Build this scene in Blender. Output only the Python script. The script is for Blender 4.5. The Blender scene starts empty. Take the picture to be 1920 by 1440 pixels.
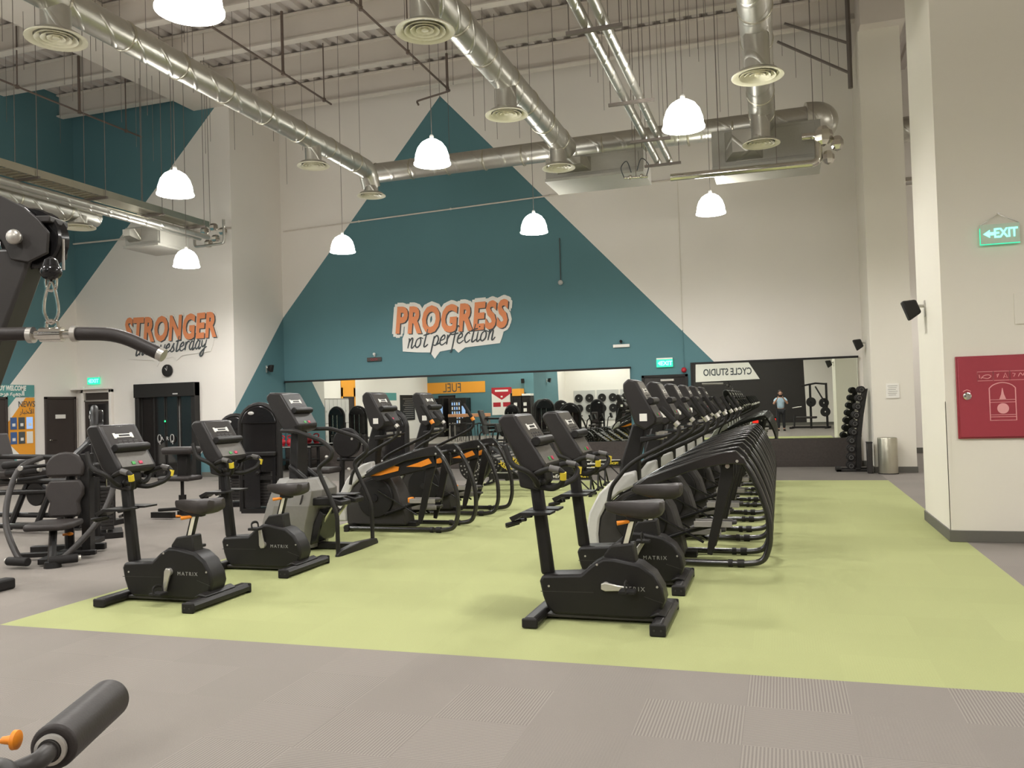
import bpy, bmesh, math, random
from mathutils import Vector, Matrix
random.seed(7)
C = bpy.context.scene.collection
PI = math.pi
# ------------------------------------------------------------ camera
scene = bpy.context.scene
RM = ((0.9522522, 0.0357599, 0.3032110), (0.3038313, -0.0132888, -0.9526332), (-0.0300368, 0.9992721, -0.0235193))
cam_data = bpy.data.cameras.new('camera')
cam_data.sensor_width = 36.0
cam_data.lens = 1577.107 / 1920.0 * 36.0
cam_data.clip_start = 0.02
cam_data.clip_end = 200
cam = bpy.data.objects.new('camera', cam_data)
C.objects.link(cam)
cam.matrix_world = Matrix.Translation((0, 0, 1.53)) @ Matrix(RM).to_4x4()
scene.camera = cam
# ------------------------------------------------------------ world and exposure
w = bpy.data.worlds.new('world')
scene.world = w
w.use_nodes = True
w.node_tree.nodes['Background'].inputs['Color'].default_value = (0.9, 0.92, 1.0, 1)
w.node_tree.nodes['Background'].inputs['Strength'].default_value = 0.15
scene.view_settings.view_transform = 'Standard'
scene.view_settings.look = 'None'
scene.view_settings.gamma = 1.0
scene.view_settings.use_curve_mapping = False
scene.view_settings.exposure = 0.0
LAMP_W = 235.0       # watts of each pendant lamp
SHADE_E = 24.0        # glow of the pendant shades
# ------------------------------------------------------------ materials
def lin(c):
    c = c / 255.0
    return c / 12.92 if c <= 0.04045 else ((c + 0.055) / 1.055) ** 2.4
def rgb(r, g, b):
    return (lin(r), lin(g), lin(b), 1.0)
def mat(name, col, rough=0.5, metal=0.0, var=0.06, scale=30.0, bump=0.0, emit=None, estr=0.0, spec=0.5, alpha=None):
    m = bpy.data.materials.new(name)
    m.use_nodes = True
    nt = m.node_tree
    b = nt.nodes['Principled BSDF']
    b.inputs['Roughness'].default_value = rough
    b.inputs['Metallic'].default_value = metal
    b.inputs['Specular IOR Level'].default_value = spec
    c = rgb(*col)
    tc = nt.nodes.new('ShaderNodeTexCoord')
    nz = nt.nodes.new('ShaderNodeTexNoise')
    nz.inputs['Scale'].default_value = scale
    nz.inputs['Detail'].default_value = 3.0
    nt.links.new(tc.outputs['Object'], nz.inputs['Vector'])
    mx = nt.nodes.new('ShaderNodeMix')
    mx.data_type = 'RGBA'
    mx.inputs['A'].default_value = tuple(max(0, v * (1 - var)) for v in c[:3]) + (1,)
    mx.inputs['B'].default_value = tuple(min(1, v * (1 + var)) for v in c[:3]) + (1,)
    nt.links.new(nz.outputs['Fac'], mx.inputs['Factor'])
    nt.links.new(mx.outputs['Result'], b.inputs['Base Color'])
    if bump > 0:
        bp = nt.nodes.new('ShaderNodeBump')
        bp.inputs['Strength'].default_value = bump
        bp.inputs['Distance'].default_value = 0.01
        nt.links.new(nz.outputs['Fac'], bp.inputs['Height'])
        nt.links.new(bp.outputs['Normal'], b.inputs['Normal'])
    if emit:
        b.inputs['Emission Color'].default_value = rgb(*emit)
        b.inputs['Emission Strength'].default_value = estr
    return m
def carpet(name, c1, c2, amp_lo, amp_hi, period=0.016, tvar=0.05):
    m = bpy.data.materials.new(name)
    m.use_nodes = True
    nt = m.node_tree
    N = nt.nodes.new
    L = nt.links.new
    b = nt.nodes['Principled BSDF']
    b.inputs['Roughness'].default_value = 0.95
    b.inputs['Specular IOR Level'].default_value = 0.1
    tc = N('ShaderNodeTexCoord')
    off = N('ShaderNodeVectorMath'); off.operation = 'SUBTRACT'
    off.inputs[1].default_value = (1.74, 4.83, 0)
    L(tc.outputs['Object'], off.inputs[0])
    sc = N('ShaderNodeVectorMath'); sc.operation = 'SCALE'; sc.inputs['Scale'].default_value = 1 / 0.489
    L(off.outputs[0], sc.inputs[0])
    fl = N('ShaderNodeVectorMath'); fl.operation = 'FLOOR'
    L(sc.outputs[0], fl.inputs[0])
    wn = N('ShaderNodeTexWhiteNoise'); wn.noise_dimensions = '2D'
    L(fl.outputs[0], wn.inputs['Vector'])
    sf = N('ShaderNodeSeparateXYZ'); L(fl.outputs[0], sf.inputs[0])
    so = N('ShaderNodeSeparateXYZ'); L(off.outputs[0], so.inputs[0])
    def M(op, a, bb=None):
        n = N('ShaderNodeMath'); n.operation = op
        for i, v in enumerate((a, bb)):
            if v is None: continue
            if isinstance(v, (int, float)): n.inputs[i].default_value = v
            else: L(v, n.inputs[i])
        return n.outputs[0]
    par = M('FLOORED_MODULO', M('ADD', sf.outputs[0], sf.outputs[1]), 2.0)
    co = M('ADD', M('MULTIPLY', so.outputs[0], par), M('MULTIPLY', so.outputs[1], M('SUBTRACT', 1.0, par)))
    st = M('SINE', M('MULTIPLY', co, 2 * PI / period))
    hi = M('GREATER_THAN', wn.outputs['Value'], 0.55)
    amp = M('ADD', amp_lo, M('MULTIPLY', hi, amp_hi - amp_lo))
    nz = N('ShaderNodeTexNoise'); nz.inputs['Scale'].default_value = 160.0; nz.inputs['Detail'].default_value = 2.0
    L(tc.outputs['Object'], nz.inputs['Vector'])
    nz2 = N('ShaderNodeTexNoise'); nz2.inputs['Scale'].default_value = 0.7
    L(tc.outputs['Object'], nz2.inputs['Vector'])
    f = M('ADD', M('MULTIPLY', st, amp), 1.0)
    f = M('ADD', f, M('MULTIPLY', M('SUBTRACT', wn.outputs['Value'], 0.5), tvar))
    f = M('ADD', f, M('MULTIPLY', M('SUBTRACT', nz.outputs['Fac'], 0.5), 0.22))
    mx = N('ShaderNodeMix'); mx.data_type = 'RGBA'
    mx.inputs['A'].default_value = rgb(*c1); mx.inputs['B'].default_value = rgb(*c2)
    L(nz2.outputs['Fac'], mx.inputs['Factor'])
    vm = N('ShaderNodeVectorMath'); vm.operation = 'SCALE'
    L(mx.outputs['Result'], vm.inputs[0]); L(f, vm.inputs['Scale'])
    L(vm.outputs[0], b.inputs['Base Color'])
    bp = N('ShaderNodeBump'); bp.inputs['Strength'].default_value = 0.25; bp.inputs['Distance'].default_value = 0.004
    L(nz.outputs['Fac'], bp.inputs['Height']); L(bp.outputs['Normal'], b.inputs['Normal'])
    return m
M = {}
M['grey_carpet'] = carpet('grey_carpet', (130, 125, 118), (135, 128, 122), 0.02, 0.2)
M['green_carpet'] = carpet('green_carpet', (157, 162, 113), (162, 166, 118), 0.0, 0.012)
M['dark_carpet'] = carpet('dark_carpet', (112, 108, 102), (118, 112, 106), 0.01, 0.03)
M['white_wall'] = mat('white_wall', (233, 228, 220), 0.85, var=0.015, scale=1.5)
M['warm_wall'] = mat('warm_wall', (226, 221, 208), 0.85, var=0.015, scale=1.5)
M['teal_wall'] = mat('teal_wall', (86, 125, 132), 0.8, var=0.03, scale=1.2)
M['dark_wall'] = mat('dark_wall', (42, 38, 36), 0.7)
M['deck'] = mat('deck', (196, 188, 182), 0.7, var=0.03)
M['beam'] = mat('beam', (214, 206, 196), 0.7, var=0.03, scale=3)
M['baseboard'] = mat('baseboard', (98, 96, 88), 0.6)
M['dark_brown'] = mat('dark_brown', (58, 50, 46), 0.5, scale=12)
M['base_panel'] = mat('base_panel', (62, 55, 50), 0.65, var=0.35, scale=26, bump=0.3)
M['black'] = mat('black', (31, 29, 28), 0.42, bump=0.03, spec=.3)
M['black_satin'] = mat('black_satin', (30, 28, 27), 0.24, spec=.8)
M['black_gloss'] = mat('black_gloss', (30, 29, 30), 0.16)
M['black_matte'] = mat('black_matte', (36, 34, 32), 0.55, bump=0.05, scale=80, spec=.3)
M['rubber'] = mat('rubber', (34, 32, 31), 0.7, spec=.3)
M['vinyl'] = mat('vinyl', (52, 47, 45), 0.5, bump=0.08, scale=120, spec=.35)
M['console'] = mat('console', (42, 39, 38), 0.4, spec=.35)
M['screen'] = mat('screen', (60, 57, 56), 0.2)
M['silver'] = mat('silver', (196, 192, 184), 0.3, metal=0.6)
M['chrome'] = mat('chrome', (225, 222, 215), 0.12, metal=1.0)
M['steel'] = mat('steel', (190, 186, 170), 0.28, metal=0.9, var=0.1, scale=6)
def galv(name='galvanised'):
    m = mat(name, (196, 194, 186), 0.36, metal=0.9, var=0.08, scale=9)
    nt = m.node_tree
    b = nt.nodes['Principled BSDF']
    tc = nt.nodes.new('ShaderNodeTexCoord')
    wv = nt.nodes.new('ShaderNodeTexWave')
    wv.wave_type = 'BANDS'; wv.bands_direction = 'DIAGONAL'
    wv.inputs['Scale'].default_value = 1.3
    wv.inputs['Distortion'].default_value = 0.0
    nt.links.new(tc.outputs['Object'], wv.inputs['Vector'])
    rp = nt.nodes.new('ShaderNodeValToRGB')
    rp.color_ramp.elements[0].position = 0.92; rp.color_ramp.elements[1].position = 1.0
    nt.links.new(wv.outputs['Color'], rp.inputs['Fac'])
    bp = nt.nodes.new('ShaderNodeBump'); bp.inputs['Strength'].default_value = 0.35; bp.inputs['Distance'].default_value = 0.02
    nt.links.new(rp.outputs['Color'], bp.inputs['Height'])
    nt.links.new(bp.outputs['Normal'], b.inputs['Normal'])
    return m
M['galv'] = galv()
M['unit_grey'] = mat('unit_grey', (168, 166, 158), 0.45)
M['light_grey'] = mat('light_grey', (196, 194, 190), 0.4)
M['mid_grey'] = mat('mid_grey', (142, 138, 132), 0.45)
M['shell_grey'] = mat('shell_grey', (124, 121, 114), 0.42)
M['dark_grey'] = mat('dark_grey', (54, 51, 49), 0.45, spec=.35)
M['white'] = mat('white', (235, 232, 224), 0.5, var=0.02)
M['diffuser'] = mat('diffuser', (226, 222, 200), 0.5, var=0.02)
M['orange'] = mat('orange', (232, 138, 30), 0.45)
M['orange_paint'] = mat('orange_paint', (232, 146, 98), 0.7, var=0.03)
M['poster_orange'] = mat('poster_orange', (234, 160, 48), 0.6, var=0.03)
M['poster_teal'] = mat('poster_teal', (86, 150, 146), 0.6, var=0.03)
M['yellow'] = mat('yellow', (214, 190, 50), 0.5)
M['red'] = mat('red', (176, 30, 44), 0.45)
M['cabinet_red'] = mat('cabinet_red', (156, 52, 64), 0.45, var=0.03)
M['pink_line'] = mat('pink_line', (226, 160, 160), 0.5)
M['green_btn'] = mat('green_btn', (60, 150, 70), 0.5)
M['magenta'] = mat('magenta', (190, 40, 80), 0.5)
M['ink'] = mat('ink', (74, 80, 82), 0.7)
M['letter_grey'] = mat('letter_grey', (150, 148, 144), 0.5)
M['disc_grey'] = mat('disc_grey', (92, 90, 88), 0.5)
M['keypad'] = mat('keypad', (98, 94, 88), 0.35, var=.25, scale=60)
M['grip_grey'] = mat('grip_grey', (96, 93, 90), 0.45)
M['wood'] = mat('wood', (196, 140, 100), 0.5, var=0.2, scale=8)
M['blue'] = mat('blue', (70, 100, 150), 0.4)
M['mirror'] = mat('mirror', (222, 226, 218), 0.0, metal=1.0, var=0.0)
M['mirror'].node_tree.nodes['Principled BSDF'].inputs['Roughness'].default_value = 0.0
M['door_glass'] = mat('door_glass', (30, 28, 27), 0.06, spec=0.9)
M['smoke'] = mat('smoke', (36, 34, 34), 0.12, spec=0.7)
M['pipe_brown'] = mat('pipe_brown', (110, 96, 88), 0.6)
M['rod'] = mat('rod', (124, 116, 110), 0.5, metal=0.4)
M['glow'] = mat('glow', (255, 255, 250), 0.5, emit=(255, 252, 244), estr=SHADE_E)
M['exit_glow'] = mat('exit_glow', (40, 200, 150), 0.4, emit=(40, 225, 170), estr=1.1)
M['exit_mark'] = mat('exit_mark', (210, 255, 240), 0.4, emit=(110, 250, 232), estr=1.2)
M['led_green'] = mat('led_green', (40, 220, 120), 0.4, emit=(40, 255, 130), estr=2.0)
M['led_red'] = mat('led_red', (220, 30, 20), 0.4, emit=(255, 30, 16), estr=2.0)
M['led_amber'] = mat('led_amber', (250, 170, 30), 0.4, emit=(255, 150, 20), estr=3.0)
M['screen_glow'] = mat('screen_glow', (150, 180, 220), 0.3, emit=(130, 165, 220), estr=0.7)
M['acrylic'] = mat('acrylic', (196, 206, 190), 0.15, emit=(60, 220, 170), estr=0.05)
M['skin'] = mat('skin', (196, 150, 126), 0.55)
M['shirt'] = mat('shirt', (176, 202, 220), 0.8)
M['trousers'] = mat('trousers', (34, 34, 38), 0.8)
M['hair'] = mat('hair', (60, 48, 42), 0.7)
# ------------------------------------------------------------ mesh helpers
def box(cx, cy, cz, sx, sy, sz):
    x, y, z = sx / 2, sy / 2, sz / 2
    v = [(cx + a * x, cy + b * y, cz + c * z) for c in (-1, 1) for b in (-1, 1) for a in (-1, 1)]
    f = [(0, 2, 3, 1), (4, 5, 7, 6), (0, 1, 5, 4), (2, 6, 7, 3), (0, 4, 6, 2), (1, 3, 7, 5)]
    return v, f
def bb(x0, x1, y0, y1, z0, z1):
    return box((x0 + x1) / 2, (y0 + y1) / 2, (z0 + z1) / 2, abs(x1 - x0), abs(y1 - y0), abs(z1 - z0))
def prism(p, a, b, axis='y'):
    def P(u, w_, t):
        return {'y': (u, t, w_), 'x': (t, u, w_), 'z': (u, w_, t)}[axis]
    n = len(p)
    v = [P(u, w_, a) for u, w_ in p] + [P(u, w_, b) for u, w_ in p]
    f = [tuple(range(n)), tuple(range(2 * n - 1, n - 1, -1))]
    f += [(i, i + n, (i + 1) % n + n, (i + 1) % n) for i in range(n)]
    return v, f
def loft(rings, cap=True):
    n = len(rings[0])
    v = [p for r in rings for p in r]
    f = []
    for k in range(len(rings) - 1):
        for i in range(n):
            j = (i + 1) % n
            f.append((k * n + i, k * n + j, (k + 1) * n + j, (k + 1) * n + i))
    if cap:
        f.append(tuple(range(n - 1, -1, -1)))
        f.append(tuple(range((len(rings) - 1) * n, len(rings) * n)))
    return v, f
def frames(pts, closed=False):
    n = len(pts)
    T = []
    for i in range(n):
        a = pts[i - 1] if (i > 0 or closed) else pts[0]
        b = pts[(i + 1) % n] if (i < n - 1 or closed) else pts[-1]
        t = (b - a)
        T.append(t.normalized() if t.length > 1e-9 else Vector((0, 0, 1)))
    up = Vector((0, 0, 1)) if abs(T[0].z) < 0.9 else Vector((0, 1, 0))
    nrm = (up - T[0] * up.dot(T[0])).normalized()
    out = []
    for t in T:
        nrm = nrm - t * nrm.dot(t)
        nrm.normalize()
        out.append((t, nrm.copy(), t.cross(nrm)))
    return out
def tube(pts, r, seg=10, closed=False, flat=1.0):
    pts = [Vector(p) for p in pts]
    F = frames(pts, closed)
    rings = []
    for i, p in enumerate(pts):
        rr = r[i] if isinstance(r, (list, tuple)) else r
        t, n, b = F[i]
        rings.append([tuple(p + n * (math.cos(2 * PI * k / seg) * rr) + b * (math.sin(2 * PI * k / seg) * rr * flat)) for k in range(seg)])
    if closed:
        v, f = loft(rings + [rings[0]], cap=False)
        return v, f
    return loft(rings)
def fillet(pts, r=0.05, n=5):
    pts = [Vector(p) for p in pts]
    out = [pts[0]]
    for i in range(1, len(pts) - 1):
        a, p, b = pts[i - 1], pts[i], pts[i + 1]
        da, db = a - p, b - p
        rr = min(r, da.length * 0.48, db.length * 0.48)
        A = p + da.normalized() * rr
        B = p + db.normalized() * rr
        for k in range(n + 1):
            t = k / n
            out.append(A * (1 - t) ** 2 + p * 2 * t * (1 - t) + B * t ** 2)
    out.append(pts[-1])
    return out
def smooth(pts, n=6, closed=False):
    pts = [Vector(p) for p in pts]
    N = len(pts)
    out = []
    for i in range(N if closed else N - 1):
        if closed:
            p0, p1, p2, p3 = pts[i - 1], pts[i], pts[(i + 1) % N], pts[(i + 2) % N]
        else:
            p0 = pts[max(i - 1, 0)]; p1 = pts[i]; p2 = pts[i + 1]; p3 = pts[min(i + 2, N - 1)]
        for k in range(n):
            t = k / n
            out.append(0.5 * ((2 * p1) + (p2 - p0) * t + (2 * p0 - 5 * p1 + 4 * p2 - p3) * t * t + (3 * p1 - p0 - 3 * p2 + p3) * t ** 3))
    if not closed: out.append(pts[-1])
    return out
def cyl(p0, p1, r0, r1=None, seg=20):
    return tube([p0, p1], [r0, r0 if r1 is None else r1], seg)
def lathe(prof, seg=28, c=(0, 0, 0), axis='z'):
    rings = []
    for r, z in prof:
        ring = []
        for k in range(seg):
            a = 2 * PI * k / seg
            u, v_ = r * math.cos(a), r * math.sin(a)
            p = {'z': (u, v_, z), 'y': (u, z, -v_), 'x': (z, u, v_)}[axis]
            ring.append((p[0] + c[0], p[1] + c[1], p[2] + c[2]))
        rings.append(ring)
    if prof[0][0] > .003 and prof[-1][0] > .003:
        return loft(rings + [rings[0]], cap=False)
    return loft(rings, cap=True)
def ball(c, rx, ry=None, rz=None, seg=16, rows=10):
    ry = rx if ry is None else ry
    rz = rx if rz is None else rz
    prof = [(max(1e-4, math.sin(PI * i / rows)), -math.cos(PI * i / rows)) for i in range(rows + 1)]
    v, f = lathe(prof, seg)
    return [(c[0] + x * rx, c[1] + y * ry, c[2] + z * rz) for x, y, z in v], f
def xf(s, mtx):
    return [tuple(mtx @ Vector(p)) for p in s[0]], s[1]
def move(s, dx=0, dy=0, dz=0):
    return [(x + dx, y + dy, z + dz) for x, y, z in s[0]], s[1]
def rot(s, ang, axis='Z', pivot=(0, 0, 0)):
    p = Vector(pivot)
    m = Matrix.Translation(p) @ Matrix.Rotation(ang, 4, axis) @ Matrix.Translation(-p)
    return xf(s, m)
SPLIT = {'shell_rivet', 'shell_seam', 'foot_cap', 'foot_bolt', 'foot_pad', 'disc_cover', 'disc_hub', 'grip_sensor', 'grip_plate', 'frame_clamp', 'foot_plate_rim', 'side_label',
 'tray_cup', 'rubber_foot', 'shroud_panel', 'duct_clamp', 'tray_hanger', 'panel_teal', 'hose', 'brand_lettering', 'pipe_hanger', 'shelf_stock', 'poster_writing', 'poster_red', 'handle_cap', 'stencil_marks_', 'hanger_part'}
def obj(name, shapes, material, parent=None, bevel=0.0, ang=35, loc=None, rz=0.0, seg=2):
    if name in SPLIT and isinstance(shapes, list) and len(shapes) > 1:
        return [obj(name, s, material, parent, bevel, ang, loc, rz, seg) for s in shapes][0]
    v, f, mi = [], [], []
    mats = material if isinstance(material, (list, tuple)) else [material]
    if isinstance(shapes, tuple): shapes = [shapes]
    for s in shapes:
        idx = 0
        if len(s) == 3: idx = s[2]
        b = len(v)
        v += list(s[0])
        for q in s[1]:
            f.append(tuple(i + b for i in q)); mi.append(idx)
    me = bpy.data.meshes.new(name)
    me.from_pydata([tuple(p) for p in v], [], f)
    for m_ in mats: me.materials.append(m_)
    me.polygons.foreach_set('material_index', mi)
    bm = bmesh.new(); bm.from_mesh(me)
    bmesh.ops.recalc_face_normals(bm, faces=bm.faces)
    bm.to_mesh(me); bm.free()
    me.shade_smooth()
    me.set_sharp_from_angle(angle=math.radians(ang))
    o = bpy.data.objects.new(name, me)
    C.objects.link(o)
    if parent: o.parent = parent
    if loc: o.location = loc
    if rz: o.rotation_euler = (0, 0, rz)
    if bevel > 0:
        bv = o.modifiers.new('bevel', 'BEVEL')
        bv.width = bevel; bv.segments = seg; bv.limit_method = 'ANGLE'; bv.angle_limit = math.radians(40)
    return o
def tag(o, label, cat, group=None):
    o['label'] = label; o['category'] = cat
    if group: o['group'] = group
    return o
def thing(name, label, cat, loc=(0, 0, 0), rz=0.0, group=None):
    o = bpy.data.objects.new(name, None)
    o.empty_display_size = 0.1
    C.objects.link(o)
    o.location = loc; o.rotation_euler = (0, 0, rz)
    return tag(o, label, cat, group)
def struct(name, shapes, material, **k):
    o = obj(name, shapes, material, **k)
    o['kind'] = 'structure'
    return o
def copy_tree(o, parent=None):
    c = o.copy(); C.objects.link(c)
    if parent: c.parent = parent
    for ch in list(o.children): copy_tree(ch, c)
    return c
def dup(o, loc, label, rz=None):
    c = copy_tree(o)
    c.location = loc
    if rz is not None: c.rotation_euler = (0, 0, rz)
    c['label'] = label
    return c
_tc = {}
def text(body, size=1.0, offset=0.0, sx=1.0, shear=0.0, extrude=0.002, align='CENTER', space=1.0):
    """lettering as mesh lying in the xz plane, front towards -y, base line z=0"""
    cu = bpy.data.curves.new('t', 'FONT')
    cu.body = body; cu.size = size; cu.offset = offset; cu.shear = shear
    cu.extrude = extrude; cu.align_x = align; cu.space_character = space; cu.resolution_u = 3
    o = bpy.data.objects.new('t', cu); C.objects.link(o)
    dg = bpy.context.evaluated_depsgraph_get()
    me = bpy.data.meshes.new_from_object(o.evaluated_get(dg))
    v = [(p.co.x * sx, -p.co.z, p.co.y) for p in me.vertices]
    f = [tuple(p.vertices) for p in me.polygons]
    bpy.data.objects.remove(o); bpy.data.curves.remove(cu); bpy.data.meshes.remove(me)
    return v, f
GLYPH = {
 'n': ([[(0, .9), (.1, .85), (.08, 0)], [(.08, .45), (.3, .95), (.45, .85), (.45, .1), (.58, 0), (.78, .25)]], .8),
 'o': ([[(.45, .95), (.12, .75), (.05, .25), (.28, 0), (.55, .25), (.55, .7), (.42, .95), (.78, .82)]], .78),
 't': ([[(.32, 1.7), (.22, .2), (.36, 0), (.62, .22)], [(-.02, 1.12), (.64, 1.24)]], .62),
 'p': ([[(.1, .95), (.04, -.8)], [(.08, .6), (.35, .98), (.6, .6), (.42, .05), (.1, .12)], [(.42, .05), (.78, .22)]], .76),
 'e': ([[(.05, .42), (.48, .6), (.4, .95), (.12, .7), (.08, .2), (.35, 0), (.72, .25)]], .72),
 'r': ([[(.05, .95), (.1, 0)], [(.1, .5), (.3, .95), (.56, .88)]], .56),
 'f': ([[(.6, 1.55), (.42, 1.7), (.26, 1.2), (.2, -.5), (.06, -.8)], [(0, .9), (.6, 1.0)]], .55),
 'c': ([[(.55, .8), (.35, .95), (.08, .5), (.3, 0), (.68, .25)]], .66),
 'i': ([[(.1, .95), (.1, .15), (.25, 0), (.45, .22)], [(.14, 1.35), (.18, 1.45)]], .42),
 's': ([[(0, .1), (.36, .95), (.32, .6), (.5, .2), (.25, 0), (.04, .1)]], .6),
 'd': ([[(.52, .8), (.28, .95), (.06, .4), (.26, 0), (.52, .35)], [(.64, 1.8), (.52, .15), (.65, 0), (.82, .22)]], .82),
 'a': ([[(.52, .8), (.28, .95), (.06, .4), (.26, 0), (.52, .35)], [(.58, .95), (.52, .15), (.65, 0), (.82, .22)]], .8),
 'y': ([[(.05, .95), (.1, .35), (.3, .2), (.5, .5)], [(.62, .95), (.45, -.5), (.2, -.85), (.05, -.55), (.4, -.1), (.78, .18)]], .76),
 'h': ([[(.14, 1.8), (.08, 0)], [(.08, .5), (.3, .95), (.45, .8), (.45, .1), (.58, 0), (.78, .25)]], .8),
 ' ': ([], .45)}
def script(word, h, r, slant=0.28, y=0.0):
    """brush-script lettering, x-height h, stroke radius r, in the xz plane centred on x=0"""
    out, x = [], 0.0
    for ch in word:
        st, adv = GLYPH[ch]
        for s in st:
            pts = [((x + a + b * slant) * h, y, b * h) for a, b in s]
            pts = smooth(pts, 5)
            n = len(pts)
            rr = [r * (0.65 + 0.45 * math.sin(PI * (k + .5) / n)) for k in range(n)]
            out.append(tube(pts, rr, 6, flat=0.15 if False else 1.0))
        x += adv
    return [move(s, -x * h / 2) for s in out], x * h
# ============================================================ SETTING
ZC = 9.62
def quad_xy(x0, x1, y0, y1, z, mi=0):
    return [(x0, y0, z), (x1, y0, z), (x1, y1, z), (x0, y1, z)], [(0, 1, 2, 3)], mi
GX0, GX1, GY0, GY1 = -5.595, 1.74, 4.83, 16.0
fl = []
xs = [-18, -12.3, GX0, GX1, 10]; ys = [-8, GY0, GY1, 19.1, 24]
for i in range(4):
    for j in range(4):
        mi = 0
        if i == 2 and j == 1: mi = 1
        if i in (1, 2) and j == 2: mi = 2
        fl.append(quad_xy(xs[i], xs[i + 1], ys[j], ys[j + 1], 0, mi))
struct('floor', fl, [M['grey_carpet'], M['green_carpet'], M['dark_carpet']])
# corrugated steel deck
prof = []
x, k = -18.0, 0
while x < 10:
    prof += [(x, ZC), (x + .15, ZC), (x + .19, ZC + .07), (x + .29, ZC + .07)]
    x += .33
v = [(a, -8, z) for a, z in prof] + [(a, 24, z) for a, z in prof]
n = len(prof)
struct('ceiling', (v, [(i, i + 1, i + 1 + n, i + n) for i in range(n - 1)]), M['deck'], ang=20)
WW, TL, WR = M['white_wall'], M['teal_wall'], M['warm_wall']
def wall_y(name, y, polys, mats, **k):       # polygons given as (x, z)
    return struct(name, [([(a, y, z) for a, z in p], [tuple(range(len(p)))], mi) for p, mi in polys], mats, **k)
def wall_x(name, xx, polys, mats, **k):      # polygons given as (y, z)
    return struct(name, [([(xx, a, z) for a, z in p], [tuple(range(len(p)))], mi) for p, mi in polys], mats, **k)
T = 9.72
wall_y('wall_back', 19.1, [([(-12.3, 0), (.79, 0), (-7.72, 9.16), (-12.3, 3.95)], 1),
                          ([(-12.3, 3.95), (-7.72, 9.16), (-7.72, T), (-12.3, T)], 0),
                          ([(.79, 0), (1.7, 0), (1.7, T), (-7.72, T), (-7.72, 9.16)], 0)], [WW, TL])
wall_x('wall_return', -12.3, [([(17, 0), (19.1, 0), (19.1, 3.95), (17, 1.58)], 1),
                              ([(17, 1.58), (19.1, 3.95), (19.1, T), (17, T)], 0)], [WW, TL])
wall_y('wall_back_left', 17.0, [([(-17, 0), (-13.85, 0), (-12.3, 1.58), (-12.3, 9.27), (-17, 4.54)], 0),
                               ([(-13.85, 0), (-12.3, 0), (-12.3, 1.58)], 1),
                               ([(-17, 4.54), (-12.3, 9.27), (-12.3, T), (-17, T)], 1)], [WW, TL])
wall_x('wall_left', -17.0, [([(13.0, 0), (17, 0), (17, 4.54)], 0),
                            ([(10.6, 0), (13.0, 0), (17, 4.54), (17, T), (10.6, T)], 1),
                            ([(-1.2, 0), (10.6, 0), (10.6, T), (-1.2, T)], 0)], [WW, TL])
wall_y('wall_front_left', -1.2, [([(-17, 0), (-11.4, 0), (-11.4, T), (-17, T)], 1)], [WW, TL])
wall_x('wall_front_return', -11.4, [([(-1.2, 0), (-6.1, 0), (-5.2, T), (-1.2, T)], 1),
                                    ([(-6.1, 0), (-7.4, 0), (-7.4, T), (-5.2, T)], 0)], [WW, TL])
wall_y('wall_front', -7.4, [([(-11.4, 0), (-5.6, 0), (-5.6, T), (-11.4, T)], 0),
                           ([(-5.6, 0), (1.25, 0), (1.05, T), (-5.6, T)], 1),
                           ([(1.25, 0), (9, 0), (9, T), (1.05, T)], 0)], [WW, M['dark_wall']])
wall_x('wall_right', 9.0, [([(-7.4, 0), (23, 0), (23, T), (-7.4, T)], 0)], [WR])
wall_y('wall_far', 23.0, [([(2.4, 0), (9, 0), (9, T), (2.4, T)], 0)], [WW])
wall_x('wall_passage', 2.42, [([(19.0, 0), (23, 0), (23, T), (19.0, T)], 0)], [WW])
struct('wall_pier', bb(1.6, 3.4, 9.5, 11.06, 0, T), WR)
struct('wall_pier_far', [bb(1.68, 2.42, 17.5, 19.2, 0, 8.55)], WR)
# baseboards
BB = M['baseboard']
struct('baseboard_pier', [bb(1.585, 3.415, 9.485, 11.075, 0, .115)], BB, bevel=.004)
struct('baseboard_pier_far', [bb(1.665, 2.435, 17.485, 19.1, 0, .115)], BB, bevel=.004)
struct('baseboard_back', [bb(1.58, 1.68, 19.08, 19.1, 0, .115)], BB)
struct('baseboard_back_left', [bb(-17, -15.1, 16.985, 17, 0, .115), bb(-13.28, -12.285, 16.985, 17, 0, .115)], BB)
struct('baseboard_return', [bb(-12.3, -12.285, 16.985, 19.1, 0, .115)], BB)
struct('baseboard_left', [bb(-17, -16.985, 10, 13.85, 0, .115), bb(-17, -16.985, 15.0, 15.95, 0, .115), bb(-17, -16.985, 16.94, 17, 0, .115)], BB)
struct('baseboard_far', [bb(2.4, 9, 22.985, 23, 0, .14)], BB)
struct('baseboard_front', [bb(-11.4, 9, -7.4, -7.385, 0, .14)], BB)
# steel roof frame: one primary beam along the room and joists across
def ibeam_x(x0, x1, y, z0, z1, fw=.2, ft=.03):
    return [bb(x0, x1, y - fw / 2, y + fw / 2, z0, z0 + ft), bb(x0, x1, y - fw / 2, y + fw / 2, z1 - ft, z1), bb(x0, x1, y - .01, y + .01, z0 + ft, z1 - ft)]
struct('trim_1', [bb(-13.3, -12.35, -7.4, 17, 8.86, 8.9), bb(-13.3, -12.35, -7.4, 17, 9.56, 9.6), bb(-12.9, -12.75, -7.4, 17, 8.9, 9.56)], M['beam'])
kt = 2
for y in (18.2, 16.6, 14.9, 13.25, 11.6, 9.95, 8.3, 6.65, 5.0, 2.5, 0, -2.5, -5):
    if y < 17: struct('trim_%d' % kt, ibeam_x(-17, -12.9, y, 9.05, 9.6), M['beam']); kt += 1
    struct('trim_%d' % kt, ibeam_x(-12.75 if y < 17 else -12.3, 9, y, 9.05, 9.6), M['beam']); kt += 1
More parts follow.
